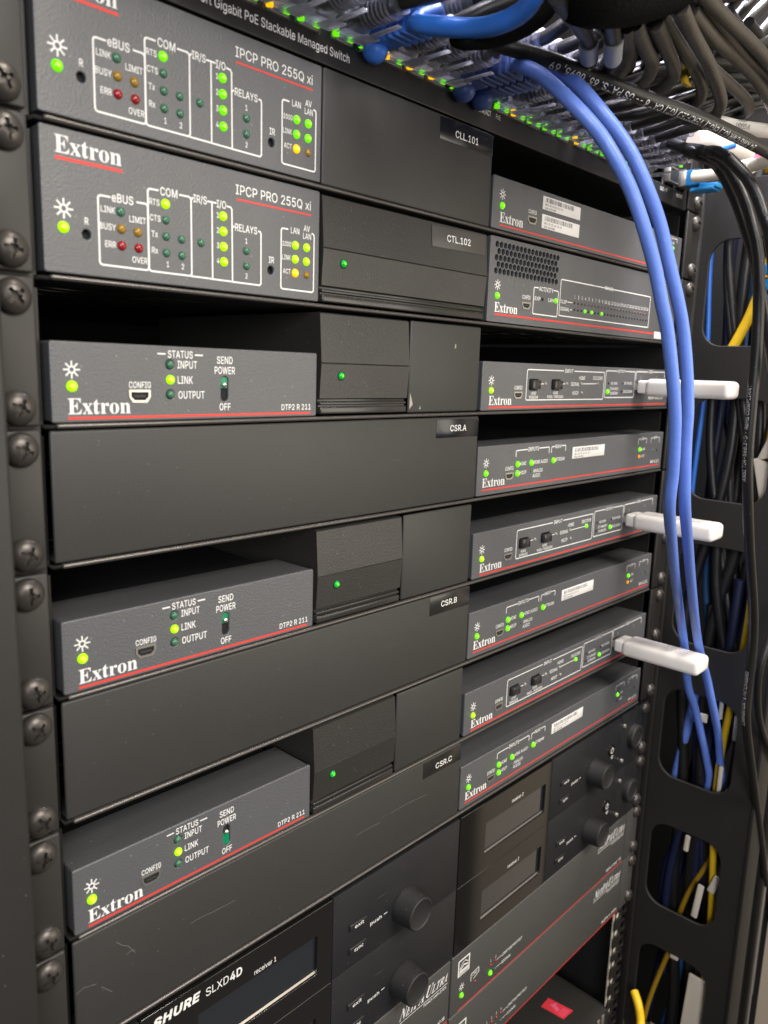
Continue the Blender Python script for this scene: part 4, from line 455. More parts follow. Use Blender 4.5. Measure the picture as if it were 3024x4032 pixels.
# ------------------------------------------------------------------ small shared parts
_led = {}
def led(parent, x, z, r=1.5, mat='led_green', y=0.0, name='status_led', bulge=0.75):
    k = (round(r, 2), mat, bulge)
    if k not in _led:
        mb = MB(); pr = [(r*1.02, 0.6)]+[(r*math.cos(a), -r*bulge*math.sin(a)) for a in (0, .35, .7, 1.0, 1.2, 1.4)]+[(0.02, -r*bulge)]
        mb.lathe(0, 0, 0, pr, 16); me = mb.mesh('status_led'); me.materials.append(MATS[mat]); _led[k] = me
        core = {'led_green': 'led_core_green', 'led_lime': 'led_core_lime', 'led_amber': 'led_core_amber', 'led_deep': 'led_green'}.get(mat)
        if core:
            me.materials.append(MATS[core])
            for p_ in me.polygons:
                if p_.center.y < -r*bulge*.93*MM: p_.material_index = 1
    return link(name, _led[k], parent, None, (x, y-0.05, z))
_shared = {}
def usb_port(parent, x0, x1, z0, z1):
    k = 'usb%.1f' % (x1-x0)
    w_ = x1-x0; h = z1-z0
    if k not in _shared:
        def trap(e): return [(-w_/2+e, h/2-e), (w_/2-e, h/2-e), (w_/2-e, -h*0.05), (w_/2-w_*0.16-e, -h/2+e), (-w_/2+w_*0.16+e, -h/2+e), (-w_/2+e, -h*0.05)]
        mb = MB(); o = trap(0); i = trap(0.75); n = 6
        vs = [(a, -0.35, b) for a, b in o]+[(a, -0.35, b) for a, b in i]+[(a, 0.6, b) for a, b in i]+[(a, 0.2, b) for a, b in o]
        fs = [(j, (j+1) % n, (j+1) % n+n, j+n) for j in range(n)]+[(j+n, (j+1) % n+n, (j+1) % n+2*n, j+2*n) for j in range(n)]+[(j, (j+1) % n, (j+1) % n+3*n, j+3*n) for j in range(n)]
        mb.add(vs, fs); a_ = mb.mesh('usb_port'); a_.materials.append(MATS['usb_shell'])
        mb2 = MB(); mb2.quad([(a, -0.02, b) for a, b in i]); b_ = mb2.mesh('port_cavity'); b_.materials.append(MATS['void_black'])
        c_ = MB().box(-w_*0.28, w_*0.28, -0.25, -0.03, -0.4, 0.4).mesh('contact_tongue'); c_.materials.append(MATS['print_dark'])
        _shared[k] = (a_, b_, c_)
    a_, b_, c_ = _shared[k]
    o = link('usb_port', a_, parent, None, ((x0+x1)/2, 0, (z0+z1)/2))
    link('port_cavity', b_, o); link('contact_tongue', c_, o)
    return o
def screw_mesh():
    mb = MB(); r = 5.0
    mb.lathe(0, 0, 0, [(5.0, 0.0), (5.0, -0.5), (4.75, -1.2), (4.2, -1.9), (3.3, -2.6), (2.2, -3.05), (1.0, -3.25), (0.02, -3.3)], 28)
    me = mb.mesh('screw_head'); a = bpy.data.objects.new('a', me); col.objects.link(a)
    cb = MB().box(-2.6, 2.6, -4, -1.7, -0.55, 0.55).box(-0.55, 0.55, -4.01, -1.69, -2.6, 2.6).box(-1.1, 1.1, -4.02, -1.2, -1.1, 1.1)
    c = bpy.data.objects.new('c', cb.mesh('c')); col.objects.link(c)
    md = a.modifiers.new('b', 'BOOLEAN'); md.object = c; md.operation = 'DIFFERENCE'; md.solver = 'EXACT'; md.use_self = True
    bpy.context.view_layer.update()
    out = bpy.data.meshes.new_from_object(a.evaluated_get(bpy.context.evaluated_depsgraph_get()))
    bpy.data.objects.remove(a); bpy.data.objects.remove(c)
    out.name = 'screw'; out.materials.clear(); out.materials.append(MATS['screw_metal'])
    try: out.set_sharp_from_angle(angle=math.radians(40))
    except Exception: pass
    return out
SCREW = screw_mesh()
def screw(parent, x, z, y=-2.0, s=1.0):
    o = link('screw', SCREW, parent, None, (x+random.uniform(-.3, .3), y, z+random.uniform(-.3, .3)))
    o.rotation_euler = (0, random.uniform(0, 1.5), 0); o.scale = (s, 1, s)
    return o

# ================================================================== DEVICES
def row(i): return -(i+1)*U
class Dev:
    """a thing whose parts are given in rack millimetres (x from the left shelf edge, z from the row's shelf)"""
    def __init__(s, name, label, cat, x0, z0, y0=0.0, group=None):
        s.r = thing(name, label, cat, (x0, y0, z0), group); s.ox = x0
    def mb(s, m, name, mat, parent=None):
        m.v = [(a-s.ox, b, c) for a, b, c in m.v]
        return m.build(name, mat, parent or s.r)
    def bx(s, name, mat, x0, x1, *a, parent=None, **k):
        return MB().box(x0-s.ox, x1-s.ox, *a, **k).build(name, mat, parent or s.r)
    def led(s, x, z, r=1.5, mat='led_green', name='status_led', **k): return led(s.r, x-s.ox, z, r, mat, name=name, **k)
    def usb(s, x0, x1, z0, z1): return usb_port(s.r, x0-s.ox, x1-s.ox, z0, z1)
    def pr(s, p, name='lettering', mat='print_white', parent=None):
        return s.mb(p, name, mat, parent)
    def plate(s, name, mat, outline, holes, thick, bev=0.0, at=0.0):
        f = lambda L: [(a-s.ox, b) for a, b in L]
        return plate(name, mat, s.r, f(outline), [f(h) for h in holes], thick, bev, 'xz', at)

def chassis(d, x0, x1, z0, z1, holes=(), mat='device_grey', depth=150, bev=0.7, pb=0.45):
    """front plate with its holes, folded body behind it and black parts painted in for its shade"""
    d.plate('front_panel', mat, rrect(x0, x1, z0, z1, 0.8), list(holes), 1.6, pb)
    if z1 < 30:
        d.bx('body', mat, x0+0.25, x1-0.25, 1.2, 24.5, z0+0.25, z1-0.1, bev=0.9, openy=1.2, seg=3)
        d.bx('rear_body', 'void_black', x0+2, x1-2, 24.6, depth, z0+0.25, z1-4)  # black in place of the shade behind the front cover
    else: d.bx('body', mat, x0+0.25, x1-0.25, 1.2, depth, z0+0.25, z1-0.25, bev=0.5, openy=1.2)
    b = d.bx('inside', 'void_black', x0+1, x1-1, 1.9, 2.2, z0+1, z1-1)
    return b

# ---- control processor (quarter rack, full height)
def control_processor(r, label, lit='led_green', group='control processors'):
    d = Dev('control_processor', label, 'control processor', 0, row(r), group=group)
    L = [('g', 6.2, 15.0, 1.75)]
    hole = [circ(13.5, 13.9, 1.45), circ(84.7, 11.1, 1.5)]
    chassis(d, 0, 108.5, 1.7, 43.0, hole)
    A = 'led_green' if lit == 'led_green' else 'led_green'
    P_ = 'led_lime' if lit == 'led_lime' else 'led_green'
    d.led(6.2, 15.0, 1.75, P_, 'power_led')
    off = 'led_off_green'
    for x, z, m_, r_ in [(24.8, 22.3, off, 1.5), (24.96, 17.2, 'led_off_amber', 1.5), (30.6, 17.0, 'led_off_amber', 1.5),
                      (24.94, 12.1, 'led_off_red', 1.5), (30.8, 12.1, 'led_off_red', 1.5), (40.75, 27.2, P_, 1.6),
                      (40.8, 22.25, off, 1.4), (40.85, 17.1, off, 1.4), (40.9, 11.9, off, 1.4), (46.7, 16.95, off, 1.4), (46.75, 11.75, off, 1.4),
                      (54.3, 16.85, off, 1.4), (63.4, 26.9, P_, 1.6), (63.45, 21.85, P_, 1.6), (63.55, 16.75, P_, 1.6), (63.65, 11.65, P_, 1.6),
                      (73.35, 16.6, off, 1.45), (73.4, 11.4, off, 1.45), (96.2, 21.45, P_, 1.6), (101.85, 21.3, P_, 1.6), (96.2, 16.35, P_, 1.6),
                      (101.8, 16.15, P_, 1.6), (96.25, 11.3, 'led_amber', 1.6), (102.0, 11.15, 'led_off_amber', 1.35)]:
        d.led(x, z, r_, m_)
    p = Print()
    p.sun(6.5, 20.4, 2.9)
    p.t('R', 13.5, 17.8, 2.0)
    p.boxline(17.4, 34.3, 5.6, 26.1, (21.3, 30.6)); p.t('eBUS', 25.6, 26.2, 2.5, cond=.82)
    p.boxline(34.4, 50.5, 5.5, 31.0, (38.0, 46.2)); p.t('COM', 42.1, 31.0, 2.5, cond=.8)
    p.path([(50.5, 30.2), (51.2, 30.9)]); p.t('IR/S', 54.1, 30.9, 2.4, cond=.78)
    p.path([(57.2, 30.8), (60.4, 30.8)]); p.path([(58.8, 30.8), (58.9, 5.4), (50.5, 5.45)]); p.t('I/O', 62.7, 30.7, 2.4, cond=.78)
    p.path([(65.2, 30.5), (66.6, 30.3), (67.1, 29.6), (67.3, 5.3), (58.9, 5.35)])
    p.path([(67.2, 23.7), (67.9, 24.2)]); p.t('RELAYS', 73.3, 24.1, 2.4, cond=.78)
    p.path([(78.9, 24.1), (79.6, 23.9), (79.9, 23.2), (79.95, 5.9), (79.3, 5.2), (67.3, 5.25)])
    for s_, x, z in [('LINK', 20.6, 22.3), ('LIMIT', 30.6, 20.7), ('BUSY', 20.4, 17.25), ('ERR', 21.1, 12.05), ('OVER', 31.1, 8.4)]:
        p.t(s_, x, z, 1.85, cond=.78)
    for s_, x, z in [('RTS', 36.7, 27.2), ('CTS', 36.9, 22.3), ('Tx', 36.6, 17.3), ('Rx', 36.6, 12.2)]:
        p.t(s_, x, z, 1.85, cond=.78)
    for s_, x, z in [('1', 41.3, 8.3), ('2', 47.0, 8.2), ('1', 61.2, 27.0), ('2', 61.2, 22.0), ('3', 61.2, 16.9), ('4', 61.2, 11.8), ('1', 73.35, 20.0), ('2', 73.4, 7.9)]:
        p.t(s_, x, z, 1.75, cond=.8)
    p.t('IR', 84.8, 14.8, 2.2, cond=.78)
    p.boxline(89.3, 105.6, 5.0, 26.8, (92.4, 104.6)); p.y -= .002
    p.t('LAN', 96.0, 26.7, 2.1, cond=.76); p.t('AV', 101.8, 28.3, 2.1, cond=.78); p.t('LAN', 102.0, 25.5, 2.1, cond=.74)
    p.t('1000', 92.0, 21.5, 1.7, cond=.72); p.t('LINK', 91.9, 16.6, 1.7, cond=.74); p.t('ACT', 92.1, 11.6, 1.7, cond=.76)
    p.t('IPCP PRO 255Q xi', 68.7, 36.8, 3.2, al='l', off=.006, width=35.0)
    d.pr(p)
    logo(d.r, 4.3, 35.9, 4.9, 21.4)
    q = Print().rect(4.4, 25.8, 34.0, 34.9).rect(69.0, 103.9, 33.2, 33.8); d.pr(q, 'red_stripe', 'print_red')
    return d
control_processor(0, 'dark grey control processor directly under the network switch, its logo cut off at the top')
control_processor(1, 'dark grey control processor with its whole white logo showing, above the dark vented gap', 'led_lime')

# ---- blank panels
def blank(x0, x1, r, label, z0=1.3, z1=43.3, group='blank filler panels', y=0.0):
    d = Dev('blank_panel', label, 'blank panel', x0, row(r), group=group)
    d.bx('panel_face', 'panel_dark', x0, x1, y, y+1.6, z0, z1, bev=0.8, seg=3)
    d.bx('folded_edge', 'panel_dark', x0+0.3, x1-0.3, y+1.5, y+14, z0+0.3, z0+1.5, bev=0.2)
    return d
def name_tape(d, txt, x0, x1, z0, z1, tx, tz, mat, tilt=0.0, wdt=17.0):
    m_ = MB().box(x0, x1, -0.14, -0.01, z0, z1, bev=0.05)
    m_.v = [(a, b-(0.0), c+(a-(x0+x1)/2)*tilt) for a, b, c in m_.v]
    o = d.mb(m_, 'name_tape', mat)
    p = Print(-0.17).t(txt, tx, tz, 2.9, off=.018, width=wdt)
    p.v = [(a, b, c+(a-(x0+x1)/2)*tilt) for a, b, c in p.v]
    d.pr(p, 'lettering', 'print_white', o)
    return o
b = blank(109.3, 218.4, 0, 'dark blank panel with black tape reading CLL.101 beside the top left processor')
name_tape(b, 'CLL.101', 178.5, 218.2, 33.3, 42.6, 198.0, 37.4, 'label_black', .006)
b = blank(-0.6, 218.6, 3, 'wide blank panel with shiny black tape reading CSR.A')
name_tape(b, 'CSR.A', 185.0, 218.4, 33.4, 42.3, 202.0, 37.9, 'label_black', -.004, 12.8)
b = blank(-0.6, 218.6, 5, 'wide blank panel with dull black tape reading CSR.B')
name_tape(b, 'CSR.B', 186.0, 218.4, 33.2, 42.8, 201.3, 37.9, 'label_mid', .0, 12.8)
bC = b = blank(-0.6, 218.6, 7, 'wide blank panel with dull black tape reading CSR.C, lowest of the wide panels')
name_tape(b, 'CSR.C', 186.6, 218.4, 33.4, 42.4, 203.5, 37.2, 'label_mid', .0, 13.6)
q = Print(-.03)
for L_ in [[(46.71, -329.85), (51.16, -329.67), (57.16, -330.37), (67.75, -330.71)], [(138.2, -332.66), (146.53, -332.57), (154.59, -332.93)], [(15.41, -320.43), (17.53, -323.0), (20.0, -324.74), (22.65, -328.93)], [(19.39, -328.1), (20.64, -327.23), (22.47, -327.76)], [(-0.12, -332.42), (2.7, -331.62), (7.39, -332.88)], [(9.24, -335.28), (11.12, -337.4), (13.21, -339.77)], [(162.8, -331.03), (174.25, -330.88), (190.38, -332.1)]]:
    for (xa, za), (xb, zb) in zip(L_, L_[1:]): q.y -= .001; q.line(xa, za, xb, zb, .16)
q.v = [(a, b_, c-row(7)) for a, b_, c in q.v]
b.pr(q, 'scratch', 'scuff_grey')
small = []
for r_, lb, e in ((2, 'small blank panel above the CSR.A panel, its corner chipped to bare metal', 0),
               (4, 'small blank panel between the CSR.A panel and the CSR.B panel', 0), (6, 'small blank panel between the CSR.B panel and the CSR.C panel', 0)):
    d = blank(164.4, 216.8, r_, lb, 1.4, 42.6, 'small blank panels')
    if r_ == 2:
        c = MB()
        c.add([(165.0, -.03, 3.2), (167.3, -.03, 5.2), (166.3, -.03, 8.0), (165.2, -.03, 10.6)], [(0, 1, 2, 3)])
        c.add([(196.3, -.03, 31.3), (197.4, -.03, 32.2), (197.2, -.03, 34.0), (196.4, -.03, 33.3)], [(0, 1, 2, 3)])
        c.add([(172.0, -.03, 3.0), (172.9, -.03, 3.2), (172.6, -.03, 4.9)], [(0, 1, 2)])
        d.mb(c, 'bare_chip', 'metal_trim')

# ---- power supplies (glossy black plastic, stepped foot)
def power_supply(x0, x1, r, label, txt=None):
    d = Dev('power_supply', label, 'power supply', x0, row(r), group='black power supplies')
    prof = [(0.9, 42.4), (0.1, 41.9), (-1.3, 22.7), (-0.9, 22.4), (-1.3, 22.1), (-0.4, 8.3), (0.2, 7.9), (120, 7.9), (120, 42.4)]
    d.mb(MB().prism(prof, x0, x1), 'housing', 'psu_plastic')
    m_ = MB(); m_.box(x0-0.1, x1-0.4, 0.9, 118, 6.9, 8.0, bev=0.15); m_.box(x0+.2, x1-0.6, -0.6, 118, 5.5, 6.9, bev=0.5, seg=3); m_.box(x0+.3, x1-.6, 0.8, 118, 4.7, 5.6); m_.box(x0+0.2, x1-0.6, -0.9, 118, 1.9, 4.9, bev=0.6, seg=3)
    d.mb(m_, 'foot_rail', 'psu_gloss')
    d.mb(MB().lathe(x0+11.2, -1.2, 17.5, [(2.0, 0.5), (2.0, 0.1), (1.6, 0.05), (0.05, 0.05)], 20), 'led_socket', 'void_black')
    l_ = led(d.r, 11.2, 17.5, 1.55, 'led_deep', name='power_led'); l_.location.y = -1.05*MM
    return d
d = power_supply(109.6, 217.2, 1, 'wide black power supply with grey tape reading CTL.102 and one green lamp')
name_tape(d, 'CTL.102', 175.5, 215.6, 32.0, 41.2, 195.0, 36.6, 'label_grey', .015, 17.6)
for ch in d.r.children:
    if ch.name.startswith('name_tape'): ch.location.y = -0.35*MM; ch.rotation_euler = (math.radians(-4.0), 0, 0); ch.location.z = -0.1*MM; ch.location.y = -3.0*MM
power_supply(109.6, 162.6, 2, 'narrow black power supply beside the chipped small blank panel')
power_supply(109.6, 162.6, 4, 'narrow black power supply between the CSR.A panel and the CSR.B panel')
power_supply(109.6, 162.6, 6, 'narrow black power supply between the CSR.B panel and the CSR.C panel')

# ---- twisted pair receivers (quarter rack, half height)
def extender(r, label, up=True, link_mat='led_lime'):
    d = Dev('signal_receiver', label, 'signal receiver', 0, row(r), group='half height signal receivers')
    chassis(d, 0.3, 108.3, 1.2, 26.2, [circ(41.5, 20.0, 1.6), circ(41.5, 9.9, 1.6), rrect(62.3, 65.5, 7.5, 16.3, 1.55)], depth=160, bev=1.2)
    d.led(6.9, 12.5, 1.8, link_mat, 'power_led')
    d.led(41.55, 20.0, 1.45, 'led_off_green'); d.led(41.5, 14.9, 1.65, link_mat); d.led(41.55, 9.95, 1.45, 'led_off_green')
    d.usb(26.0, 33.8, 7.3, 11.5)
    s_ = d.bx('slide_switch', 'void_black', 62.3, 65.5, 1.2, 1.6, 7.5, 16.3)
    zz = (12.2, 16.1) if up else (7.8, 13.0)
    MB().box(62.5, 65.3, 0.6, 1.1, zz[0], zz[1]).build('slider', 'slider_green', s_)
    MB().lathe(63.8, 0.9, 13.4, [(0.9, 0), (0.9, -1.2), (0.5, -1.6), (0.02, -1.7)], 12).build('slider_knob', 'usb_shell', s_)
    p = Print()
    p.sun(7.0, 17.6, 2.7); p.t('CONFIG', 30.1, 13.1, 2.0, width=8.0)
    p.t('STATUS', 45.6, 23.5, 2.4, width=9.8); p.line(37.0, 23.5, 39.6, 23.5, .5); p.line(51.6, 23.5, 54.4, 23.5, .5)
    p.t('INPUT', 44.4, 20.1, 2.5, al='l', width=7.8); p.t('LINK', 44.4, 14.9, 2.5, al='l', width=6.0); p.t('OUTPUT', 44.6, 9.8, 2.5, al='l', width=10.6)
    p.t('SEND', 63.9, 22.1, 2.5, width=6.8); p.t('POWER', 63.9, 18.5, 2.5, width=8.8); p.t('OFF', 63.9, 5.5, 2.4, width=4.8)
    p.t('DTP2 R 211', 90.2, 5.0, 2.1, al='l', width=15.0)
    d.pr(p); logo(d.r, 5.2, 3.85, 4.9, 21.5)
    d.pr(Print().rect(5.3, 105.1, 2.2, 3.0), 'red_stripe', 'print_red')
extender(2, 'grey half height receiver above the CSR.A panel, switch slider up and green')
extender(4, 'grey half height receiver between the CSR.A panel and the CSR.B panel')
extender(6, 'grey half height receiver between the CSR.B panel and the CSR.C panel', False)

# ---- half rack units of the right-hand column
def head(d, sx=228.0, sz=18.5, lz=13.3, lm='led_green', gx=225.3, gz=5.2, cx=253.5, cz=14.2, ux=(249.8, 257.5), uz=(8.6, 12.0)):
    d.led(sx, lz, 1.75, lm, 'power_led')
    p = Print(); p.sun(sx, sz, 2.6); p.t('CONFIG', cx, cz, 1.9, width=7.6); d.pr(p, 'lettering')
    d.usb(ux[0], ux[1], uz[0], uz[1])
    logo(d.r, gx-d.ox, gz, 4.7, 20.8)
def barcode(d, x0, x1, z0, z1, seed, lines=2):
    rnd = random.Random(seed)
    o = d.bx('serial_sticker', 'sticker_white', x0, x1, -0.12, -0.02, z0, z1, bev=0.05)
    p = Print(-0.15); h = z1-z0; x = x0+2.5
    while x < x0+(x1-x0)*0.80:
        w_ = rnd.choice((.25, .35, .6)); p.rect(x, x+w_, z1-h*0.44, z1-h*0.10); x += w_+rnd.choice((.3, .45, .7))
    p.t('MAC: 00-05-A6-1D-20', x0+2.3, z1-h*0.61, h*0.15, al='l', width=(x1-x0)*.46)
    p.t('S/N: A2F4WE', x0+2.3, z1-h*0.86, h*0.15, al='l', width=(x1-x0)*.28)
    d.pr(p, 'print', 'print_dark', o)
# row A: barcoded unit
d = Dev('media_unit', 'grey half height unit with two barcode stickers under the network switch', 'media unit', 219, row(0), group='half height rack units of the right column')
chassis(d, 220.6, 440, 1.6, 26.2)
head(d, 228.4, 18.2, 12.9, 'led_green', 226.8, 5.2, 255.5, 14.2, (251.4, 259.4), (8.2, 12.0))
barcode(d, 264.6, 303.2, 17.2, 23.9, 3); barcode(d, 264.7, 303.2, 7.8, 14.8, 4)
p = Print(); p.path([(417, 22.5), (417, 24.4), (421, 24.4)]); p.path([(428, 24.4), (432, 24.4), (432, 22.0)]); p.t('LAN', 424.5, 24.3, 1.7, width=5); p.t('LINK', 426, 21.3, 1.6, width=4.5); p.t('NAV', 430.5, 6.5, 2.2, width=11)
d.pr(p); d.led(426.3, 18.0, 1.3, 'led_green')
d.pr(Print().rect(227.0, 436.5, 3.4, 4.1), 'red_stripe', 'print_red')

# row B: audio processor with honeycomb vent
d = Dev('audio_processor', 'full height grey unit with a honeycomb vent and rows of tiny input lamps', 'audio processor', 219, row(1), group='rack units of the right column')
hexs = []
for r_ in range(5):
    n_ = 17 if r_ % 2 == 0 else 16
    for k_ in range(n_):
        hexs.append(circ(226.4+(3.55*k_)+(1.78 if r_ % 2 else 0), 39.0-3.15*r_, 1.72, 6, math.pi/6))
chassis(d, 220.6, 440, 1.6, 42.6, hexs, bev=0.6, pb=0.08)
head(d, 228.3, 19.7, 14.5, 'led_green', 226.4, 6.6, 254.6, 15.9, (250.9, 258.6), (9.8, 13.4))
p = Print()
p.boxline(261.4, 286.0, 8.0, 21.7, (265.5, 281.5)); p.t('ACTIVITY', 273.5, 21.4, 2.2, width=14.5)
p.t('EXP', 265.3, 16.1, 1.9, width=5.4); p.t('LAN', 278.8, 16.3, 1.9, width=5.2)
p.boxline(287.9, 399.8, 8.9, 28.4, None); p.y -= .002; d.pr(p)
mk = Print(-0.068).rect(337.6, 348.8, 27.6, 29.2); d.pr(mk, 'print_gap', 'device_grey')
p = Print(-0.075); p.t('INPUTS', 343.2, 28.4, 2.0, width=10.0)
for k_ in range(24): p.t(str(k_+1), 304.0+4.03*k_, 20.3, 1.8, width=(1.0 if k_ < 9 else 2.7) if k_ != 0 else .6)
p.t('CLIP', 292.2, 16.7, 1.8, width=6.6); p.line(296.5, 16.8, 301.4, 16.9, .4); p.t('SIGNAL', 293.9, 12.8, 1.8, width=9.6); p.line(299.6, 12.9, 301.4, 12.9, .4)
p.t('DMP', 421, 12.5, 2.2, width=9)
d.pr(p)
for k_ in range(24):
    d.led(304.0+3.98*k_, 17.0, 0.75, 'led_off_small', 'clip_led')
    d.led(304.2+3.98*k_, 13.1, 1.15 if k_ in (3, 5, 8) else 0.65, 'led_green' if k_ in (3, 5, 8) else 'void_black', 'signal_led')
d.led(270.1, 16.1, 0.9, 'void_black'); d.led(283.7, 16.4, 1.5, 'led_green')
d.bx('serial_sticker', 'sticker_white', 410, 434, -0.12, -0.02, 2.4, 6.8, bev=0.05)
d.pr(Print().rect(226.8, 436.5, 5.0, 5.9), 'red_stripe', 'print_red')

# decoders (buttons, memory stick in the front port)
def decoder(r, label, dec=False, lm='led_lime'):
    d = Dev('media_decoder', label, 'media decoder', 219, row(r), group='media decoders with push buttons')
    hl = [rrect(262.9, 272.3, 12.2, 17.9, .8), rrect(285.6, 295.4, 12.4, 18.0, .8), rrect(391, 399.6, 11.5, 17.5, .3)]
    chassis(d, 219.8, 440, 1.4, 26.4, hl)
    head(d, 227.6, 16.8, 11.8, lm, 226.0, 4.3, 252.4, 13.3, (248.6, 256.2), (7.5, 11.2))
    for x0, x1 in ((263.7, 271.6), (286.4, 294.7)):
        d.bx('push_button', 'psu_gloss', x0, x1, -2.2, 1.4, 12.6, 17.5, bev=0.6)
    p = Print()
    p.boxline(260.1, 346.2, 6.7, 23.1, (297.8, 309.6)) if False else None
    for (x0, x1, z0, z1, g0, g1) in ((260.1, 346.2, 6.7, 23.1, 297.5, 309.8), (348.0, 387.6, 7.7, 24.2, 362.0, 373.4)):
        p.path([(g1, z1), (x1-.8, z1), (x1, z1-.8), (x1, z0+.8), (x1-.8, z0), (x0+.8, z0), (x0, z0+.8), (x0, z1-.8), (x0+.8, z1), (g0, z1)])
    p.path([(388.9, 19.5), (388.9, 23.8), (389.4, 24.4), (405.5, 24.5)]); p.path([(414, 24.6), (431.6, 24.8), (432.1, 24.3), (432.1, 20.5)])
    p.t('INPUT', 303.6, 23.1, 2.1, width=9.2); p.t('OUTPUT', 367.6, 24.2, 1.9, width=9.5); p.t('USB', 409.8, 24.7, 1.9, width=5.6)
    p.t('1', 396, 20.4, 1.6, cond=.7); p.t('2', 420, 21.0, 1.6, cond=.7)
    p.line(273.6, 15.5, 277, 15.5, .45); p.line(296.9, 15.7, 300, 15.7, .45); p.line(320.2, 15.9, 336.4, 16.1, .45)
    p.t('HDMI', 267.5, 10.4, 1.6, width=5.0); p.t('WINDOW', 267.7, 8.2, 1.6, width=9.0); p.t('HDMI', 290.2, 10.6, 1.6, width=5.0); p.t('PASS-THROUGH', 290.3, 8.4, 1.6, width=17.0)
    p.t('SIGNAL', 311.4, 15.7, 2.0, width=9.6); p.t('HDMI', 319.0, 19.3, 2.0, width=7.0); p.t('DECODER', 338.0, 19.5, 2.0, width=11.6); p.t('HDCP', 312.4, 10.5, 2.0, width=7.0)
    p.t('HD WIN', 359.4, 16.5, 1.6, width=8.5); p.t('HD PASS', 378.0, 16.8, 1.6, width=11.5); p.t('STANDBY', 360.0, 13.2, 1.6, width=12.0); p.t('SCREEN', 360.0, 10.4, 1.6, width=10.0); p.t('DECODER', 378.9, 11.5, 1.6, width=12.5)
    p.t('MGP 641 xi', 421, 7.2, 1.8, width=22)
    d.pr(p)
    for x, z in ((279.0, 15.5), (301.9, 15.7), (318.4, 15.8), (319.7, 10.5)): d.led(x, z, 1.1, 'led_off_clear')
    d.led(338.2, 16.1, 1.5 if dec else 1.1, 'led_green' if dec else 'led_off_clear')
    d.led(351.4, 11.3, 1.6 if not dec else .7, 'led_green' if not dec else 'void_black')
    d.led(370.2, 11.4, 1.6 if dec else .7, 'led_green' if dec else 'void_black'); d.led(352.0, 16.4, .7, 'void_black'); d.led(371.5, 16.7, .7, 'void_black')
    d.pr(Print().rect(226.3, 436.5, 2.6, 3.5), 'red_stripe', 'print_red')
decoder(2, 'grey unit with two square push buttons above the CSR.A row, first from the top')
decoder(4, 'grey unit with two square push buttons between two sticker units, second from the top', True)
decoder(6, 'grey unit with two square push buttons, lowest of the three', True)

def encoder(r, label, act=True):
    d = Dev('media_encoder', label, 'media encoder', 219, row(r), group='media encoders with paper stickers')
    chassis(d, 219.8, 440, 1.6, 27.6)
    head(d, 227.1, 18.6, 13.3, 'led_green', 224.2, 6.0, 248.6, 14.5, (245.0, 252.5), (8.5, 12.2))
    for x, z in ((256.2, 16.3), (269.9, 16.2), (293.0, 16.2), (256.4, 11.2)): d.led(x, z, 1.8, 'led_green')
    d.led(269.9, 11.5, 0.7, 'led_off_green')
    p = Print()
    p.path([(254.2, 20.8), (254.2, 23.2), (254.8, 23.9), (265.4, 24.0)]); p.path([(277.4, 24.1), (287.2, 24.2), (287.8, 23.6), (287.8, 21.0)])
    p.path([(290.4, 21.0), (290.4, 23.6), (291.0, 24.2), (293.6, 24.2)]); p.path([(301.4, 24.3), (305.4, 24.4), (306, 23.8), (306, 21.4)])
    p.t('INPUTS', 271.4, 24.0, 2.2, width=10.8); p.t('NAV', 297.6, 24.2, 2.2, width=6.6)
    for s_, x, z, w_ in (('HDMI', 258.8, 16.4, 5.8), ('HDMI AUDIO', 272.6, 16.4, 14.4), ('STREAM', 295.6, 16.6, 9.8), ('HDCP', 259.0, 11.4, 6.2), ('ANALOG', 272.4, 11.5, 9.6), ('AUDIO', 272.0, 8.7, 7.8)):
        p.t(s_, x, z, 1.95, al='l', width=w_)
    p.path([(401, 20.6), (401, 23.5), (401.5, 24), (404, 24)], .4); p.path([(410.5, 24), (413, 24), (413.5, 23.5), (413.5, 20.6)], .4); p.t('LAN', 407.3, 24, 1.8, width=5)
    p.path([(420.4, 20.6), (420.4, 23.5), (420.9, 24), (423, 24)], .4); p.path([(430.6, 24), (433.2, 24), (433.7, 23.5), (433.7, 20.6)], .4); p.t('SFP', 426.8, 24, 1.8, width=5)
    p.t('LINK', 409.7, 16.8, 1.6, width=4.6); p.t('ACT', 409.7, 12.1, 1.6, width=4.4); p.t('NAV E 101', 429.0, 7.2, 2.0, width=13.5)
    d.pr(p)
    d.led(403.9, 16.7, 1.6, 'led_green'); d.led(403.9, 12.0, 1.2 if act else .7, 'led_orange' if act else 'void_black'); d.led(424, 15.5, .7, 'led_off_green'); d.led(431, 15.0, .7, 'void_black')
    barcode(d, 314.3, 353.8, 15.8, 22.8, 10+r)
    d.pr(Print().rect(224.0, 436.5, 4.1, 4.95), 'red_stripe', 'print_red')
encoder(3, 'grey half height unit with a paper sticker, level with the CSR.A panel')
encoder(5, 'grey half height unit with a paper sticker, level with the CSR.B panel')
encoder(7, 'grey half height unit with a paper sticker, level with the CSR.C panel', False)

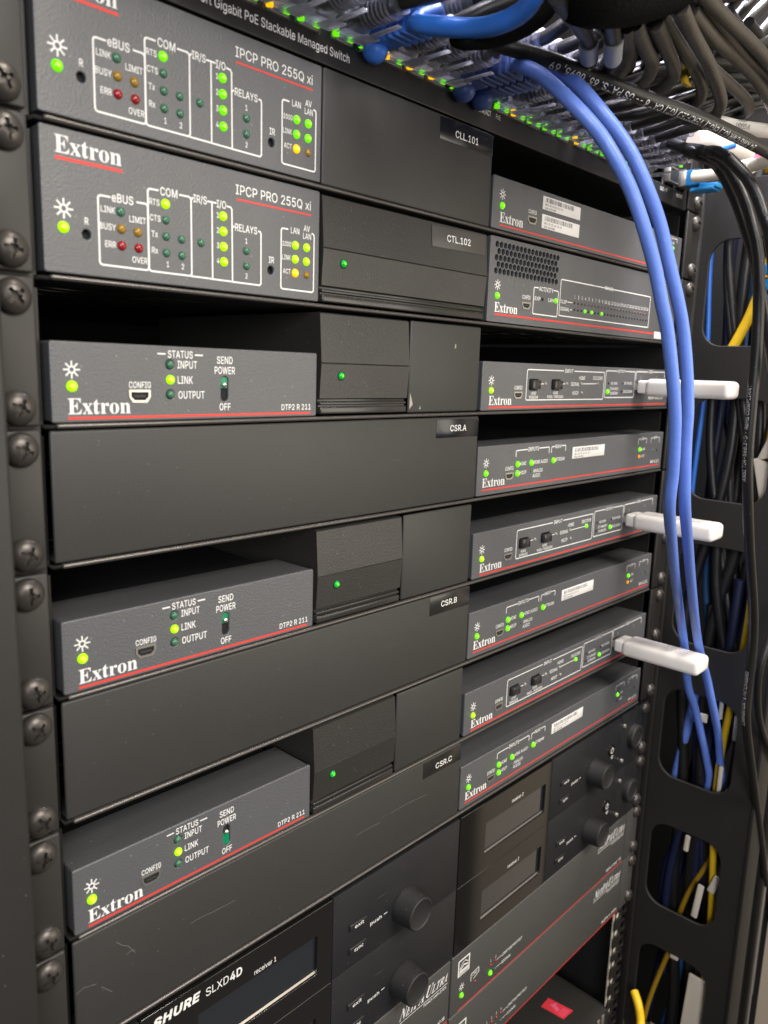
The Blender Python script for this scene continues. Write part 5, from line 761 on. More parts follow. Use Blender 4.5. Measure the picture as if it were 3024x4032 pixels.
# memory sticks pushed into the decoders
def stick(r, label):
    t = thing('usb_stick', label, 'usb stick', (394.3, -1, row(r)+14.6), 'white usb sticks')
    bx('body', 'stick_white', t, -9.8, 9.8, -61, -7.5, -5.5, 5.5, bev=3.2, seg=4)
    bx('collar', 'stick_white', t, -7.6, 7.6, -8.5, -1.2, -4.3, 4.3, bev=1.5, seg=3)
    bx('plug_shell', 'usb_shell', t, -6.0, 6.0, -1.6, 9, -2.2, 2.2, bev=0.2)
    p = Print(); m_ = MB()
    for k_, (s_, w_) in enumerate((('ADAPTER', 20), ('5V = 1A', 12), ('FCC CE', 14))):
        vs, fs, w0 = bold_text(s_, .02); kk = w_/w0
        m_.add([(6.0-4.4*k_-1.8*b_*1.0-.5, -50+a_*kk, 5.56) for a_, b_ in vs], fs)
    m_.build('lettering', 'print_grey', t)
stick(2, 'white usb stick in the topmost push button unit')
stick(4, 'white usb stick in the middle push button unit, behind both blue cables')
stick(6, 'white usb stick in the lowest push button unit, in front of a blue cable')

# ---- vented shelves with ears
def shelf(i, label, ears=(-22.3, -3.9), right=True, z0=None, hh=U, depth=240, vent=True):
    z = row(i) if z0 is None else z0
    t = thing('rack_shelf', label, 'rack shelf', (0, 0, z), 'rack shelves')
    if vent:
        hl = []
        for a in range(11):
            for b_ in range(6):
                hl.append(rrect(10+a*39, 38+a*39, 26+b_*28, 30+b_*28, 1.8, 2)); hl.append(rrect(10+a*39, 38+a*39, 37+b_*28, 41+b_*28, 1.8, 2))
        o = plate('shelf_floor', 'shelf_black', t, [(-1, 0.8), (441, 0.8), (441, depth), (-1, depth)], hl, 1.2, 0.0, 'xz', 0)
        for v in o.data.vertices:
            y_ = v.co.y; v.co.y = v.co.z; v.co.z = (y_ - 0.0006) * 1.0
        o.data.flip_normals()
    bx('front_lip', 'lip_metal', t, 1.4, 440, -0.9, 1.6, -0.55, 1.0, bev=0.75, seg=3)
    for a, b_ in ((-2.0, -0.8), (440.9, 442.0)): bx('side_wall', 'shelf_black', t, a, b_, 4, depth, 0.7, 41.5)
    bx('mounting_ear', 'ear_black', t, ears[0], ears[1], -1.8, 0.4, 0.55, hh-0.5, bev=0.8, seg=3)
    bx('mounting_ear', 'rail_black', t, 442.2, 461, -1.8, 0.4, 0.55, hh-0.5, bev=0.8, seg=3)
    for zz in (6.4, 38.1):
        screw(t, -10.5, zz, -1.9, 1.06); screw(t, 455.0, zz, -1.9)
    return t
names = ['carrying the topmost control processor and the CLL.101 panel', 'carrying the lower control processor and the honeycomb vent unit', 'carrying the receiver above the CSR.A panel',
         'carrying the CSR.A panel', 'between the CSR.A panel and the CSR.B panel', 'carrying the CSR.B panel', 'between the CSR.B panel and the CSR.C panel', 'carrying the CSR.C panel']
for i, n_ in enumerate(names): shelf(i, 'black steel rack shelf '+n_)

# ---- wireless microphone receivers
def receiver(z0, label, nth):
    d = Dev('wireless_receiver', label, 'wireless receiver', 0, z0, group='wireless receivers with round knobs')
    # zs measured from the row's shelf line; the face spans -4.2 .. 40.4
    d.bx('body', 'receiver_matte', 0, 440, 3, 230, -3.6, 39.8)
    d.bx('mounting_ear', 'receiver_matte', -22, 23.6, 0.2, 3.2, -3.9, 40.2, bev=.5)
    for (a, b_, c_, e_, lt) in ((24, 124, 49.5, 114.5, True), (222.2, 319.3, 247.2, 312.4, False)):
        f = d.plate('display_fascia', 'receiver_gloss', rrect(a, b_, -4.0, 40.4, .6), [rrect(c_, e_, 6.2, 26.5, .3)], 2.2, 0.25)
        g = MB().box(c_-.1, e_+.1, 1.7, 2.4, 6.0, 26.7).build('display_glass', 'display_glass', f)
        MB().prism([(0.02, 5.2), (1.7, 6.9), (2.1, 5.2)], c_-.3, e_+.2).build('sill', 'sill_dark' if not lt else 'metal_trim', f)
    for (a, b_, kx, ex) in ((124.6, 221.4, 176.9, 141.0), (319.9, 417.8, 378.0, 337.4)):
        f = d.bx('control_fascia', 'receiver_matte', a, b_, 0.15, 2.6, -4.0, 40.4, bev=.35)
        f2 = d
        for zc, s_ in ((19.1, 'exit'), (6.2, 'sync')):
            r_ = MB().box(ex-6.4, ex+6.2, -0.02, 0.4, zc-2.2, zc+2.1).build('button_recess', 'void_black', f)
            bt = d.bx('button', 'receiver_matte', ex-5.7, ex+6.0, -0.95, 0.8, zc-2.1, zc+1.3, bev=.45, seg=3)
            Print(-1.0).t(s_, ex+.4, zc-.5, 1.9, width=6.2).build('lettering', 'print_white', bt)
        Print(0.09).t('push', ex+13.5, 13.0, 1.9, width=8.4).line(ex+19.4, 13.2, ex+21.6, 13.2, .4).build('lettering', 'print_white', f)
        prof = [(9.9, 0.0), (9.9, -1.0), (9.7, -1.6), (9.0, -10.6), (8.9, -11.3), (8.5, -11.7), (7.9, -11.7), (7.5, -11.3), (7.2, -11.1), (0.05, -11.1)]
        d.mb(MB().lathe(kx-0.6, 0.1, 10.6, prof, 40), 'knob', 'knob_rubber')
    # right end: power symbol, ear with antenna ports
    e = d.bx('mounting_ear', 'receiver_matte', 418.2, 461, 0.5, 3.2, -3.9, 40.2, bev=.5)
    d.mb(MB().lathe(437.6, .5, 18.0, [(9.2, 0), (9.2, -3.6), (8.6, -4.4), (6.6, -4.6), (6.2, -3.8), (.05, -3.8)], 30), 'antenna_port', 'knob_rubber')
    d.mb(MB().lathe(421.4, .5, 31, [(1.6, 0), (1.4, -1.2), (.05, -1.5)], 14), 'rivet', 'trim_metal'); d.mb(MB().lathe(421.4, .5, 3, [(1.6, 0), (1.4, -1.2), (.05, -1.5)], 14), 'rivet', 'trim_metal')
    d.mb(MB().lathe(401.8, .2, 18.5, [(4.4, 0), (4.3, -1.0), (.05, -1.2)], 24), 'power_button', 'receiver_gloss')
    p = Print(-1.05); p.ring(circ(401.8, 18.5, 2.2, 18), circ(401.8, 18.5, 1.6, 18)); p.line(401.8, 18.8, 401.8, 21.2, .5); p.y = .06; p.ring(circ(404.6, 12.2, 1.4, 16), circ(404.6, 12.2, .7, 16)); d.pr(p, 'power_symbol')
    for zz in (2.2, 35.4): screw(d.r, 455.0, zz, .5)
    p = Print(-.02); p.t('SHURE', 29.4, 35.2, 3.7, al='l', off=.075, width=20.8); p.v = [(a+.22*(c-35), b_, c) for a, b_, c in p.v]
    k_ = len(p.v); p.t('SLXD', 53.3, 34.5, 3.7, al='l', off=.0, width=11.2); p.t('4D', 65.2, 34.4, 3.7, al='l', off=.045, width=6.2)
    p.t('receiver 1', 77.9, 29.0, 2.3, al='l', off=.006, width=12.0); p.t('receiver 2', 273.5, 30.2, 2.3, al='l', off=.006, width=12.4)
    d.pr(p)
receiver(row(8)+0.0, 'black wireless receiver with a round knob, upper of the two', 0)
receiver(row(9)+0.0, 'black wireless receiver with a round knob, directly on the grey amplifiers', 1)

# ---- power amplifiers
def amp(x0, x1, i, z0, z1, label, n, model):
    d = Dev('power_amplifier', label, 'power amplifier', x0, row(i), group='grey power amplifiers')
    o = x0-221.0
    d.bx('front_panel', 'amp_grey', x0, x1, -0.2, 2.0, z0, z1, bev=.8, seg=3); d.bx('body', 'amp_grey', x0+.4, x1-.4, 2, 190, z0+.3, z1-.3, bev=.3)
    p = Print(-.27)
    p.g('NETPAULTRA'[:5], 395.5+o, z1-11.8, 5.6, 20.5, '*', .25, (1.15, .85, .85, 1.15, 1.15)); p.g('ULTRA', 417.0+o, z1-11.4, 5.6, 19.5, '*', .25, (1.2, .85, .85, .85, .85))
    p.line(395.0+o, z1-13.4, 436.8+o, z1-13.2, .35); p.t('POWER AMPLIFIER', 426+o, z1-15.2, 1.5, width=20); p.t(model, 436+o, z0+4.4, 2.2, al='r', width=24)
    # energy mark, lamps
    p.ring(rrect(226.9+o, 238.2+o, 24.0, 35.0, .4), rrect(227.9+o, 237.2+o, 25.0, 34.0, .3)); p.rect(228.2+o, 237.0+o, 25.2, 27.6); p.path([(228.6+o, 28.6), (231+o, 31.8), (233.5+o, 32.6), (236.4+o, 30.6)], .5); p.path([(229.4+o, 28.4), (232.4+o, 30.2), (236.2+o, 29.0)], .9); p.sun(231.3+o, 15.6, 2.6)
    p.path([(240.5+o, 14.0), (240.5+o, 18.6), (248+o, 19.4), (248.6+o, 16.0), (243.0+o, 14.2)], .5); p.t('LIMIT', 244.6+o, 17.3, 1.6, width=5.4)
    for k_ in range(n): p.t(str(k_+1), 260.9+o+5.2*k_, 15.9, 1.8, cond=.7)
    xe = 260.9+5.2*(n-1)+o
    p.line(xe+1.8, 12.7, xe+6.8, 12.8, .35); p.t('LIMITER/PROTECT', xe+7.2, 12.8, 1.8, al='l', width=23); p.line(xe+1.8, 7.4, xe+6.8, 7.4, .35); p.t('SIGNAL', xe+7.2, 7.3, 1.8, al='l', width=10.5)
    d.pr(p); logo(d.r, 228.2+o-d.ox, z0+2.7, 5.0, 21.5)
    e = Print(-.29)
    for q in range(3): e.line(228.4+o, 26.3-.9*q, 236.8+o, 26.3-.9*q, .25)
    d.pr(e, 'energy_mark', 'amp_grey')
    d.led(231.4+o, 10.0, 1.7, 'led_green', 'power_led', y=-.2); d.led(244.8+o, 11.0, .9, 'led_off_red', y=-.2)
    for k_ in range(n): d.led(261.1+o+5.2*k_, 12.8, .95, 'led_off_red', y=-.2)
    d.led(260.8+o, 7.4, 1.75, 'led_green', y=-.2)
    for k_ in range(1, n): d.led(260.9+o+5.2*k_, 7.3, .8, 'led_off_green', y=-.2)
    q = Print(-.27).rect(228.5+o, 438.4+o, z0+.35, z0+1.1); d.pr(q, 'red_stripe', 'print_red')
amp(1.0, 219.6, 10, 0.1, 40.3, 'grey power amplifier at the bottom edge, partly behind the lower left knob', 2, 'NetPA U 1002-60 SB')
amp(221.0, 440, 10, 0.1, 40.3, 'grey power amplifier right under the receivers, with two red lamps', 2, 'NetPA U 1002-70V')
amp(1.0, 219.6, 11, 0.2, 43.9, 'grey power amplifier below the frame, left of the lowest one', 4, 'NetPA U 1004')
amp(221.0, 440, 11, 0.2, 43.9, 'grey power amplifier with four red lamps, lowest, above the open gap', 4, 'NetPA U 1004')
t = thing('rack_shelf', 'grey amplifier ears screwed to the right rail above the open holes', 'rack shelf', (0, 0, row(11)), 'rack shelves')
bx('mounting_ear', 'amp_grey', t, 440.4, 459.5, -.3, 1.2, 0.2, 43.8, bev=.5); bx('mounting_ear', 'amp_grey', t, 440.4, 459.5, -.3, 1.2, 44.3, 85.0, bev=.5)
for zz in (6.4, 38.1, 50.9, 81.0): screw(t, 455, zz, -.3)

# ---- equipment below the gap
t = thing('door_pull', 'dark vertical door trim with a slim metal edge, bottom right corner', 'door trim', (512, -84, -700))
bx('trim', 'plate_black', t, 0, 5, 0, 4, -20, 350, bev=.5); bx('metal_edge', 'trim_metal', t, 5.2, 6.6, -1, 3, -20, 330, bev=.3); bx('pull', 'rail_black', t, 7, 14, 0, 3, 90, 330, bev=.5)
d = Dev('rack_unit', 'black dusty unit at the bottom with a red sticker on its top', 'rack unit', 0, -666.5)
d.bx('body', 'psu_plastic', 0, 441, 0, 260, 0, 43.5, bev=.6)
m_ = MB()
for k_ in range(16): m_.box(318+k_*7.4, 321.6+k_*7.4, -0.6, 1.4, 30, 42.6, bev=.3)
d.mb(m_, 'vent_rib', 'metal_trim').__setitem__('kind', 'stuff')
s_ = MB(); s_.add([(413.3, 40.5, 43.62), (416.3, 19, 43.62), (403, 20.1, 43.62), (401.1, 40, 43.62)], [(0, 1, 2, 3)])
so = d.mb(s_, 'warning_sticker', 'sticker_red')
s_ = MB(); s_.add([(405.5, 28, 43.66), (409.5, 27.4, 43.66), (410.2, 31, 43.66), (413.8, 33, 43.66), (411, 34, 43.66), (408.0, 36, 43.66), (407.2, 32, 43.66)], [tuple(range(7))])
for q in range(3): s_.add([(405, 25.5-1.8*q, 43.66), (413.5, 25.0-1.8*q, 43.66), (413.5, 25.6-1.8*q, 43.66), (405, 26.1-1.8*q, 43.66)], [(0, 1, 2, 3)])
s_.build('hand_symbol', 'cable_pink', so)
t = thing('bolt', 'grey bolt lying on the black unit in the gap behind the rail holes', 'bolt', (455, 60, -612))
MB().lathe(0, 0, 0, [(6.5, 0), (6.5, 4), (3.2, 4.2), (3.2, 20), (.05, 20)], 14, 'x').build('shaft', 'screw_metal', t)
t.rotation_euler = (0, .35, -.5); t.location = Vector((432, 62, -604))*MM

# ---- network switch
PX = [25.4, 39.6, 53.8, 68.1, 82.3, 96.6, 113.9, 127.8, 141.9, 156.0, 170.1, 184.4, 204.0, 218.4, 232.2, 246.3, 260.6, 274.5, 292.2, 306.6, 320.8, 335.0, 349.2, 363.4]
d = Dev('network_switch', 'black network switch full of patch cables along the top', 'network switch', 0, 0)
hl = []
for x in PX:
    hl += [rrect(x-1.3, x+10.6, 9.6, 21.5, .3, 1), rrect(x-1.3, x+10.6, 24.5, 36.4, .3, 1)]
hl += [rrect(388, 402.5, 10.5, 21, .3, 1), rrect(405, 419.5, 10.5, 21, .3, 1), rrect(422, 436, 10.5, 21, .3, 1), rrect(388, 402.5, 25, 36, .3, 1), rrect(405, 419.5, 25, 36, .3, 1)]
d.plate('front_panel', 'switch_black', rrect(0, 440.6, -0.4, 44.0, .6), hl, 1.6, .4)
d.bx('body', 'switch_black', 0.3, 440.2, 1.5, 250, -0.2, 43.7, openy=1.5); d.bx('port_block', 'void_black', 1, 440, 11, 11.5, 1, 43)
d.bx('mounting_ear', 'rail_black', 441.0, 461, -1.6, .6, .6, 43.8, bev=.7, seg=3); d.bx('mounting_ear', 'ear_black', -22, -1, -1.6, .6, .6, 43.8, bev=.7, seg=3)
for zz in (6.4, 38.1): screw(d.r, 455, zz, -1.6); screw(d.r, -10.5, zz, -1.6, 1.06)
p = Print(-.07).t('48-Port Gigabit PoE Stackable Managed Switch', 122.4, 5.0, 3.0, al='r', off=.006, width=76.0)
p.t('LINK/ACT', 210.4, 7.3, 2.2, width=9.6, off=.01); p.t('PoE', 221.2, 7.4, 2.2, width=3.8, off=.01); p.t('G1-T', 385, 7.3, 2.2, width=6); p.t('G3-T', 404.5, 7.3, 2.2, width=10.5); p.t('MGMT', 429, 7.3, 2.2, width=10)
d.pr(p, 'lettering', 'print_white')
rnd = random.Random(5)
lipm = MB().box(0, 9.0, -1.3, .3, -.5, .45, bev=.15).mesh('port_lip'); lipm.materials.append(MATS['trim_metal'])
def lightm(mat):
    k_ = MB().box(0, 2.3, -1.6, .3, 0, 3.0, bev=.35).mesh('port_light'); k_.materials.append(MATS[mat]); return k_
LM = {m_: lightm(m_) for m_ in ('led_green', 'led_amber', 'led_off_green')}
for k_, x in enumerate(PX):
    link('port_lip', lipm, d.r, None, (x, 0, 9.7))
    amber = k_ in (3, 4, 8, 9, 10, 14, 18, 21)
    link('port_light', LM['led_amber' if amber else 'led_green'], d.r, None, (x-.6, 0, 10.4)); link('port_light', LM['led_green'], d.r, None, (x+7.0, 0, 10.4))
    link('port_light', LM['led_amber' if amber else 'led_off_green'], d.r, None, (x-3.2, 0, 15.0)).rotation_euler = (0, 1.57, 0)
    link('port_light', LM['led_green' if k_ % 3 else 'led_amber'], d.r, None, (x-.4, 0, 20.6)); link('port_light', LM['led_green'], d.r, None, (x+7.2, 0, 34.2))
sf = d.bx('socket_cage', 'usb_shell', 405, 419.5, -3.2, 1, 12.2, 21.5, bev=.2)
MB().box(406, 418.6, -3.4, -3.1, 13, 20.6).build('cage_plug', 'rail_black', sf)
sf = d.bx('socket_cage', 'usb_shell', 422.5, 436, -6, 1, 12.0, 22, bev=.3)
link('port_light', LM['led_green'], d.r, None, (417, -2, 24.5)); link('port_light', LM['led_green'], d.r, None, (420, -2, 23.5))

# ---- patch cables with clear plugs
def boot_mesh():
    mb = MB()
    vs = []; fs = []; n = 16
    prof = [(8.5, 6.2, 5.0), (10, 6.2, 5.0), (11, 5.2, 4.8), (13, 4.3, 4.2)]
    for q in range(7): prof += [(13.5+q*2.1, 5.2, 5.0), (14.6+q*2.1, 5.2, 5.0), (14.7+q*2.1, 3.7, 3.7), (15.5+q*2.1, 3.7, 3.7)]
    prof += [(29.5, 4.4, 4.4), (31, 4.4, 4.4), (31.2, 3.3, 3.3)]
    for yy, a, b_ in prof:
        for i in range(n):
            t_ = 2*math.pi*i/n; c_, s_ = math.cos(t_), math.sin(t_); e = 4.5 if yy < 9 else 2.2
            vs.append((a*math.copysign(abs(c_)**(2/e), c_), -yy, b_*math.copysign(abs(s_)**(2/e), s_)))
    for j in range(len(prof)-1):
        for i in range(n):
            A = j*n+i; B = j*n+(i+1) % n; fs.append((A, B, B+n, A+n))
    mb.add(vs, fs, True); return mb
def plug_parts():
    pb = MB().box(-5.8, 5.8, -9.0, 9, -4.0, 4.0, bev=.35)
    for q in range(8): pb.box(-4.6+q*1.2, -4.2+q*1.2, -8.6, 8, -4.3, -3.9)
    body = pb.mesh('plug_body'); body.materials.append(MATS['clear_plastic'])
    # latch: thin springy tongue slanting out under the plug (towards -Z)
    lb = MB(); pr = [(7, -4.2), (-2, -5.6), (-8, -8.6), (-17, -8.9), (-17, -8.2), (-8, -7.8), (-2, -4.9), (7, -3.7)]
    vs = [(x, y, z) for x in (-3.1, 3.1) for y, z in pr]; m_ = len(pr)
    lb.add(vs, [tuple(range(m_)), tuple(range(m_, 2*m_))]+[(i, (i+1) % m_, (i+1) % m_+m_, i+m_) for i in range(m_)])
    lb.box(-1.2, 1.2, -30, -16, -8.4, -7.6, bev=.3)
    latch = lb.mesh('latch'); latch.materials.append(MATS['clear_plastic'])
    bm_ = boot_mesh().mesh('boot'); bm_.materials.append(MATS['clear_boot'])
    gm = MB()
    for q in range(8): gm.box(-4.1+q*1.06, -3.7+q*1.06, -2, 6, 1.8, 3.4)
    gm.box(-3.9, 3.9, -20, -8, -2.3, 2.3, bev=.9)
    con = gm.mesh('conductors'); con.materials.append(MATS['cable_black'])
    return body, latch, bm_, con
PB, PLa, PBo, PCo = plug_parts()
def patch(x, z, flip, label, path, mat='cable_black', r=3.0, group='clear plugged patch cables in the switch', step=5.0, clear=True, yaw=0.0):
    t = thing('patch_cable', label, 'patch cable', (x, 0, z), group)
    holder = []
    if clear:
        for nm, me in (('plug_body', PB), ('latch', PLa), ('boot', PBo), ('conductors', PCo)):
            o = link(nm, me, t); 
            if flip: o.rotation_euler = (0, math.pi, 0)
            o.rotation_euler.z = yaw
            o['part'] = nm
            holder.append(o)
        for o in holder: del o['part']
    mb = MB(); fr = tube(mb, [(a-x, b_, c_-z) for a, b_, c_ in path], r, 12, step)
    j = mb.build('jacket', mat, t)
    return t, j, fr
rnd = random.Random(11)
ordn = ['first', 'second', 'third', 'fourth', 'fifth', 'sixth', 'seventh', 'eighth', 'ninth', 'tenth', 'eleventh', 'twelfth', 'thirteenth', 'fourteenth', 'fifteenth', 'sixteenth', 'seventeenth', 'eighteenth', 'nineteenth', 'twentieth', 'twenty-first', 'twenty-second', 'twenty-third', 'twenty-fourth']
blue = {7: None, 11: None, 12: None}
special = {10: 'K1', 21: 'A', 22: 'B', 23: 'C'}
T1 = [(162.2,-38.0,14.0), (160.2,-46.0,9.9), (168.3,-54.0,7.4), (175.8,-61.0,4.9), (190.1,-68.0,2.3), (200.2,-74.0,-0.0), (218.6,-80.0,-1.6), (238.7,-86.0,-2.5), (261.8,-92.0,-4.4), (301.7,-98.0,-6.2), (335.4,-104.0,-10.0)]
TA = [(329.6,-52.0,5.2), (343.5,-58.0,1.3), (348.4,-66.0,-13.1), (353.4,-72.0,-29.0), (361.5,-76.0,-44.9), (376.1,-78.0,-66.8), (386.7,-80.0,-87.5), (412.3,-82.0,-127.3)]
TB = [(323.6,-60.0,3.7), (332.5,-68.0,-3.3), (336.7,-76.0,-17.8), (339.2,-82.0,-34.5), (342.4,-85.0,-47.8), (344.2,-87.0,-68.5), (347.1,-88.0,-95.3), (348.2,-88.0,-112.5), (349.8,-88.0,-131.8), (353.2,-88.0,-156.8), (362.5,-88.0,-184.0), (378.1,-87.0,-213.7), (400.8,-86.0,-254.3), (411.7,-85.0,-283.4), (416.4,-84.0,-314.5), (420.8,-84.0,-336.9), (449.3,-84.0,-385.7), (490.8,-84.0,-455.5), (525.8,-84.0,-514.9), (609.0,-84.0,-632.9)]
TC = [(312.0,-70.0,-0.2), (314.7,-80.0,-8.4), (316.7,-88.0,-18.7), (319.6,-94.0,-33.5), (316.4,-98.0,-41.0), (325.3,-100.0,-61.9), (354.3,-100.0,-112.0)]
for k_, x in enumerate(PX):
    px = x+4.6
    lo = 'clear plugged black patch cable, lower port row, %s socket from the left' % ordn[k_]
    if k_ in blue: continue
    if k_ in special:
        P_ = {'K1': T1, 'A': TA, 'B': TB, 'C': TC}[special[k_]]
        nm = {'K1': 'black patch cable with long white printing crossing in front of the others', 'A': 'black patch cable curving down past the fibre, left of three', 'B': 'black patch cable with white printing hanging down the whole side plate', 'C': 'black patch cable curving down at the right edge, outermost of three'}[special[k_]]
        t_, j_, fr_ = patch(px, 16, False, nm, [(px, -8, 16), (px, -20, 16), (px, -31, 16.5)]+P_)
        T_ = {'K1': ('24 AWG CMR (UL) c(UL) VERIFIED (UL) CAT 6 -- US PATS. 6570095, 69', 1), 'B': ('CAT 6 PATCH CORD', 0)}.get(special[k_])
        if special[k_] in ('K1', 'B'): special[k_] = (j_, fr_, px)
        continue
    e = rnd.uniform(-3, 3)
    pth = [(px, -8, 16), (px, -20, 16), (px, -31, 16.3), (px+4, -42, 19+e), (px+22, -56, 28+e), (px+55, -66, 38+e+rnd.uniform(0, 5)), (px+105, -72, 52+e), (px+160, -74, 74)]
    patch(px, 16, False, lo, pth)
for k_, x in enumerate(PX):
    px = x+4.6; e = rnd.uniform(-4, 4)
    pth = [(px, -8, 30.4), (px, -20, 30.4), (px, -33, 31), (px+5, -46, 36+e), (px+20, -60, 48+e), (px+40, -70, 66+e), (px+60, -76, 88)]
    patch(px, 30.4, True, 'clear plugged black patch cable, upper port row, %s socket from the left' % ordn[k_], pth)

def tube_print(j, fr, ox, oz, text, start, h, ang, r, flip=False, mat='print_white', end=None):
    """text wrapped on a tube: ang(s) gives the angle round it"""
    L = [0]
    for a, b_ in zip(fr, fr[1:]): L.append(L[-1]+(b_[0]-a[0]).length)
    vs, fs, w0 = bold_text(text, .004); out = []
    for a, b_ in vs:
        if isinstance(start, tuple):
            sp_ = Vector(start)-Vector((ox, 0, oz)); i_ = min(range(len(fr)), key=lambda i: (fr[i][0]-sp_).length); start = L[i_]
        s_ = start+(-a*h*.86 if flip else a*h*.86); s_ = max(0, min(L[-1]-.01, s_))
        i = 0
        while i < len(L)-2 and L[i+1] < s_: i += 1
        t_ = (s_-L[i])/max(1e-6, L[i+1]-L[i])
        p0 = fr[i][0].lerp(fr[i+1][0], t_); sd = fr[i][2].lerp(fr[i+1][2], t_); up = fr[i][3].lerp(fr[i+1][3], t_)
        th = ang + (-(b_-.5) if flip else (b_-.5))*h/r
        out.append(p0+(sd*math.cos(th)+up*math.sin(th))*(r+.05))
    mb = MB(); mb.add(out, fs); return mb.build('lettering', mat, j)
j_, fr_, px_ = special[10]
LT = sum((b_[0]-a[0]).length for a, b_ in zip(fr_, fr_[1:]))
tube_print(j_, fr_, px_, 16, '24 AWG CMR (UL) c(UL) VERIFIED (UL) CAT 6 -- US PATS. 6570095, 69', [(285.7,-96.0,-5.8)][0], 2.9, math.radians(-22), 3.0, True)
j_, fr_, px_ = special[22]
tube_print(j_, fr_, px_, 16, 'ANSI/TIA-568.2-D - RoHS COMPLIANT', [(356.3,-88.0,-166.2)][0], 2.3, math.radians(-30), 3.0, True)
tube_print(j_, fr_, px_, 16, 'E188630 CAT 6 PATCH CORD', [(421.1,-84.0,-337.7)][0], 2.3, math.radians(-30), 3.0, True)

# blue patch cables
def blue_boot(t, mat, yaw=0.0, pitch=0.0):
    mb = MB(); mb.box(-6.0, 6.0, -14, 1.5, -5.4, 6.0, bev=1.4, seg=3)
    vs = []
    mb.box(-5.6, 5.6, -33, -13, -5.4, 5.6, bev=2.2, seg=3)
    for q in range(5): mb.box(-6.3, 6.3, -17.6-q*3.4, -15.9-q*3.4, -6.1, 6.3, bev=.7)
    mb.lathe(0, -34, 0, [(5.6, -.5), (5.6, 3.0), (4.8, 4.0)], 20)
    o = mb.build('boot', mat, t)
    b2 = MB(); bm = bmesh.new(); bmesh.ops.create_uvsphere(bm, u_segments=20, v_segments=12, radius=1.0)
    b2.add([(v.co.x*4.9, -4.0+v.co.y*5.4, -6.4+v.co.z*4.4) for v in bm.verts], [[v.index for v in f.verts] for f in bm.faces], True); bm.free()
    b = b2.build('latch_cover', mat, t)
    for q in (o, b): q.rotation_euler = (pitch, 0, yaw)
    link('plug_body', PB, t)
    return o
def blue_cable(k_, label, path, mat, boot, x=None, yaw=0.0, r=2.75):
    px = PX[k_]+4.6 if x is None else x
    t = thing('patch_cable', label, 'patch cable', (px, 0, 16), 'blue patch cables')
    blue_boot(t, boot, yaw)
    mb = MB(); tube(mb, [(a-px, b_, c_-16) for a, b_, c_ in [(px, -26, 16), (px+math.sin(-yaw)*-0-.0, -34, 16)]+path], r, 18, 3.0)
    return mb.build('jacket', mat, t)
B1 = [(123.8,-33.0,10.0), (125.8,-42.0,7.3), (128.6,-55.0,4.3), (128.0,-66.0,2.7), (128.1,-74.0,3.6), (126.2,-80.0,5.0), (124.0,-84.0,8.4), (121.2,-86.0,16.9)]
B2 = [(168.7,-46.0,6.2), (166.7,-58.0,-0.6), (169.2,-70.0,-11.4), (175.5,-78.0,-20.9), (179.4,-83.0,-28.7), (187.0,-88.0,-40.8), (192.9,-92.0,-54.1), (200.2,-95.0,-69.4), (205.8,-97.0,-83.6), (210.5,-98.0,-93.3), (216.3,-99.0,-109.2), (223.1,-99.0,-125.5), (228.1,-98.0,-138.0), (234.6,-96.0,-153.8), (244.1,-92.0,-170.8), (279.6,-80.0,-194.2), (322.8,-66.0,-222.5), (392.0,-45.0,-270.1), (414.0,-40.3,-292.7), (438.0,-36.7,-329.8), (455.0,-37.3,-352.5), (470.0,-39.3,-379.7), (478.0,-41.9,-400.4), (482.0,-44.1,-419.9)]+[(486,-38,-456)]
B3 = [(184.9,-44.0,13.2), (181.4,-56.0,5.7), (182.3,-66.0,-2.4), (186.7,-74.0,-12.0), (194.0,-79.0,-20.0), (199.0,-83.0,-27.8), (204.8,-87.0,-38.8), (212.1,-90.0,-51.1), (218.6,-93.0,-67.3), (224.5,-95.0,-80.0), (230.7,-96.0,-92.1), (236.2,-97.0,-108.9), (241.5,-97.0,-125.9), (245.2,-96.0,-138.9), (250.4,-95.0,-155.1), (262.0,-92.0,-172.7), (295.2,-82.0,-196.0), (336.7,-70.0,-227.6), (390.0,-55.8,-270.9), (414.0,-51.6,-295.1), (436.0,-50.1,-319.9), (452.0,-50.0,-342.9), (463.0,-50.2,-359.7), (472.0,-50.6,-376.3), (478.0,-52.1,-398.3), (482.0,-53.9,-420.2)]+[(484,-48,-456)]
blue_cable(7, 'bright blue patch cable with ribbed boot bending up over the switch, alone', B1, 'cable_royal', 'boot_blue', r=3.3)
blue_cable(11, 'blue patch cable hanging in front of the units, left of the hanging pair', B2, 'cable_blue', 'boot_navy')
blue_cable(12, 'blue patch cable hanging in front of the units, right of the hanging pair', B3, 'cable_blue', 'boot_navy', 202.5)

# overhead bundle: velcro wrap and the cables leaving it
t = thing('cable_tie', 'black velcro wrap round the overhead cable bundle', 'cable tie', (150, -110, 20))
mb = MB(); tube(mb, [(a-150, b_+110, c_-20) for a, b_, c_ in [(117.1,-100.0,5.7), (127.3,-101.0,6.5), (141.0,-102.0,10.2), (157.3,-103.0,16.3), (173.0,-104.0,23.8), (185.5,-105.0,31.9)]], 14.0, 28, 4.0, 0.9, rs=lambda q: min(1.0, .35+5*q, .35+5*(1-q)))
mb.build('velcro', 'velcro_black', t)
t = thing('cable_tie', 'thin black strap passing under the bright blue cable', 'cable tie', (150, -80, 20))
mb = MB(); tube(mb, [(a-150, b_+80, c_-20) for a, b_, c_ in [(133.7,-44.0,5.4), (131.0,-52.0,1.8), (136.5,-60.0,2.7), (144.4,-66.0,7.0), (150.4,-70.0,13.1), (151.2,-74.0,20.4)]], 3.2, 14, 4.0)
mb.build('strap', 'velcro_black', t)
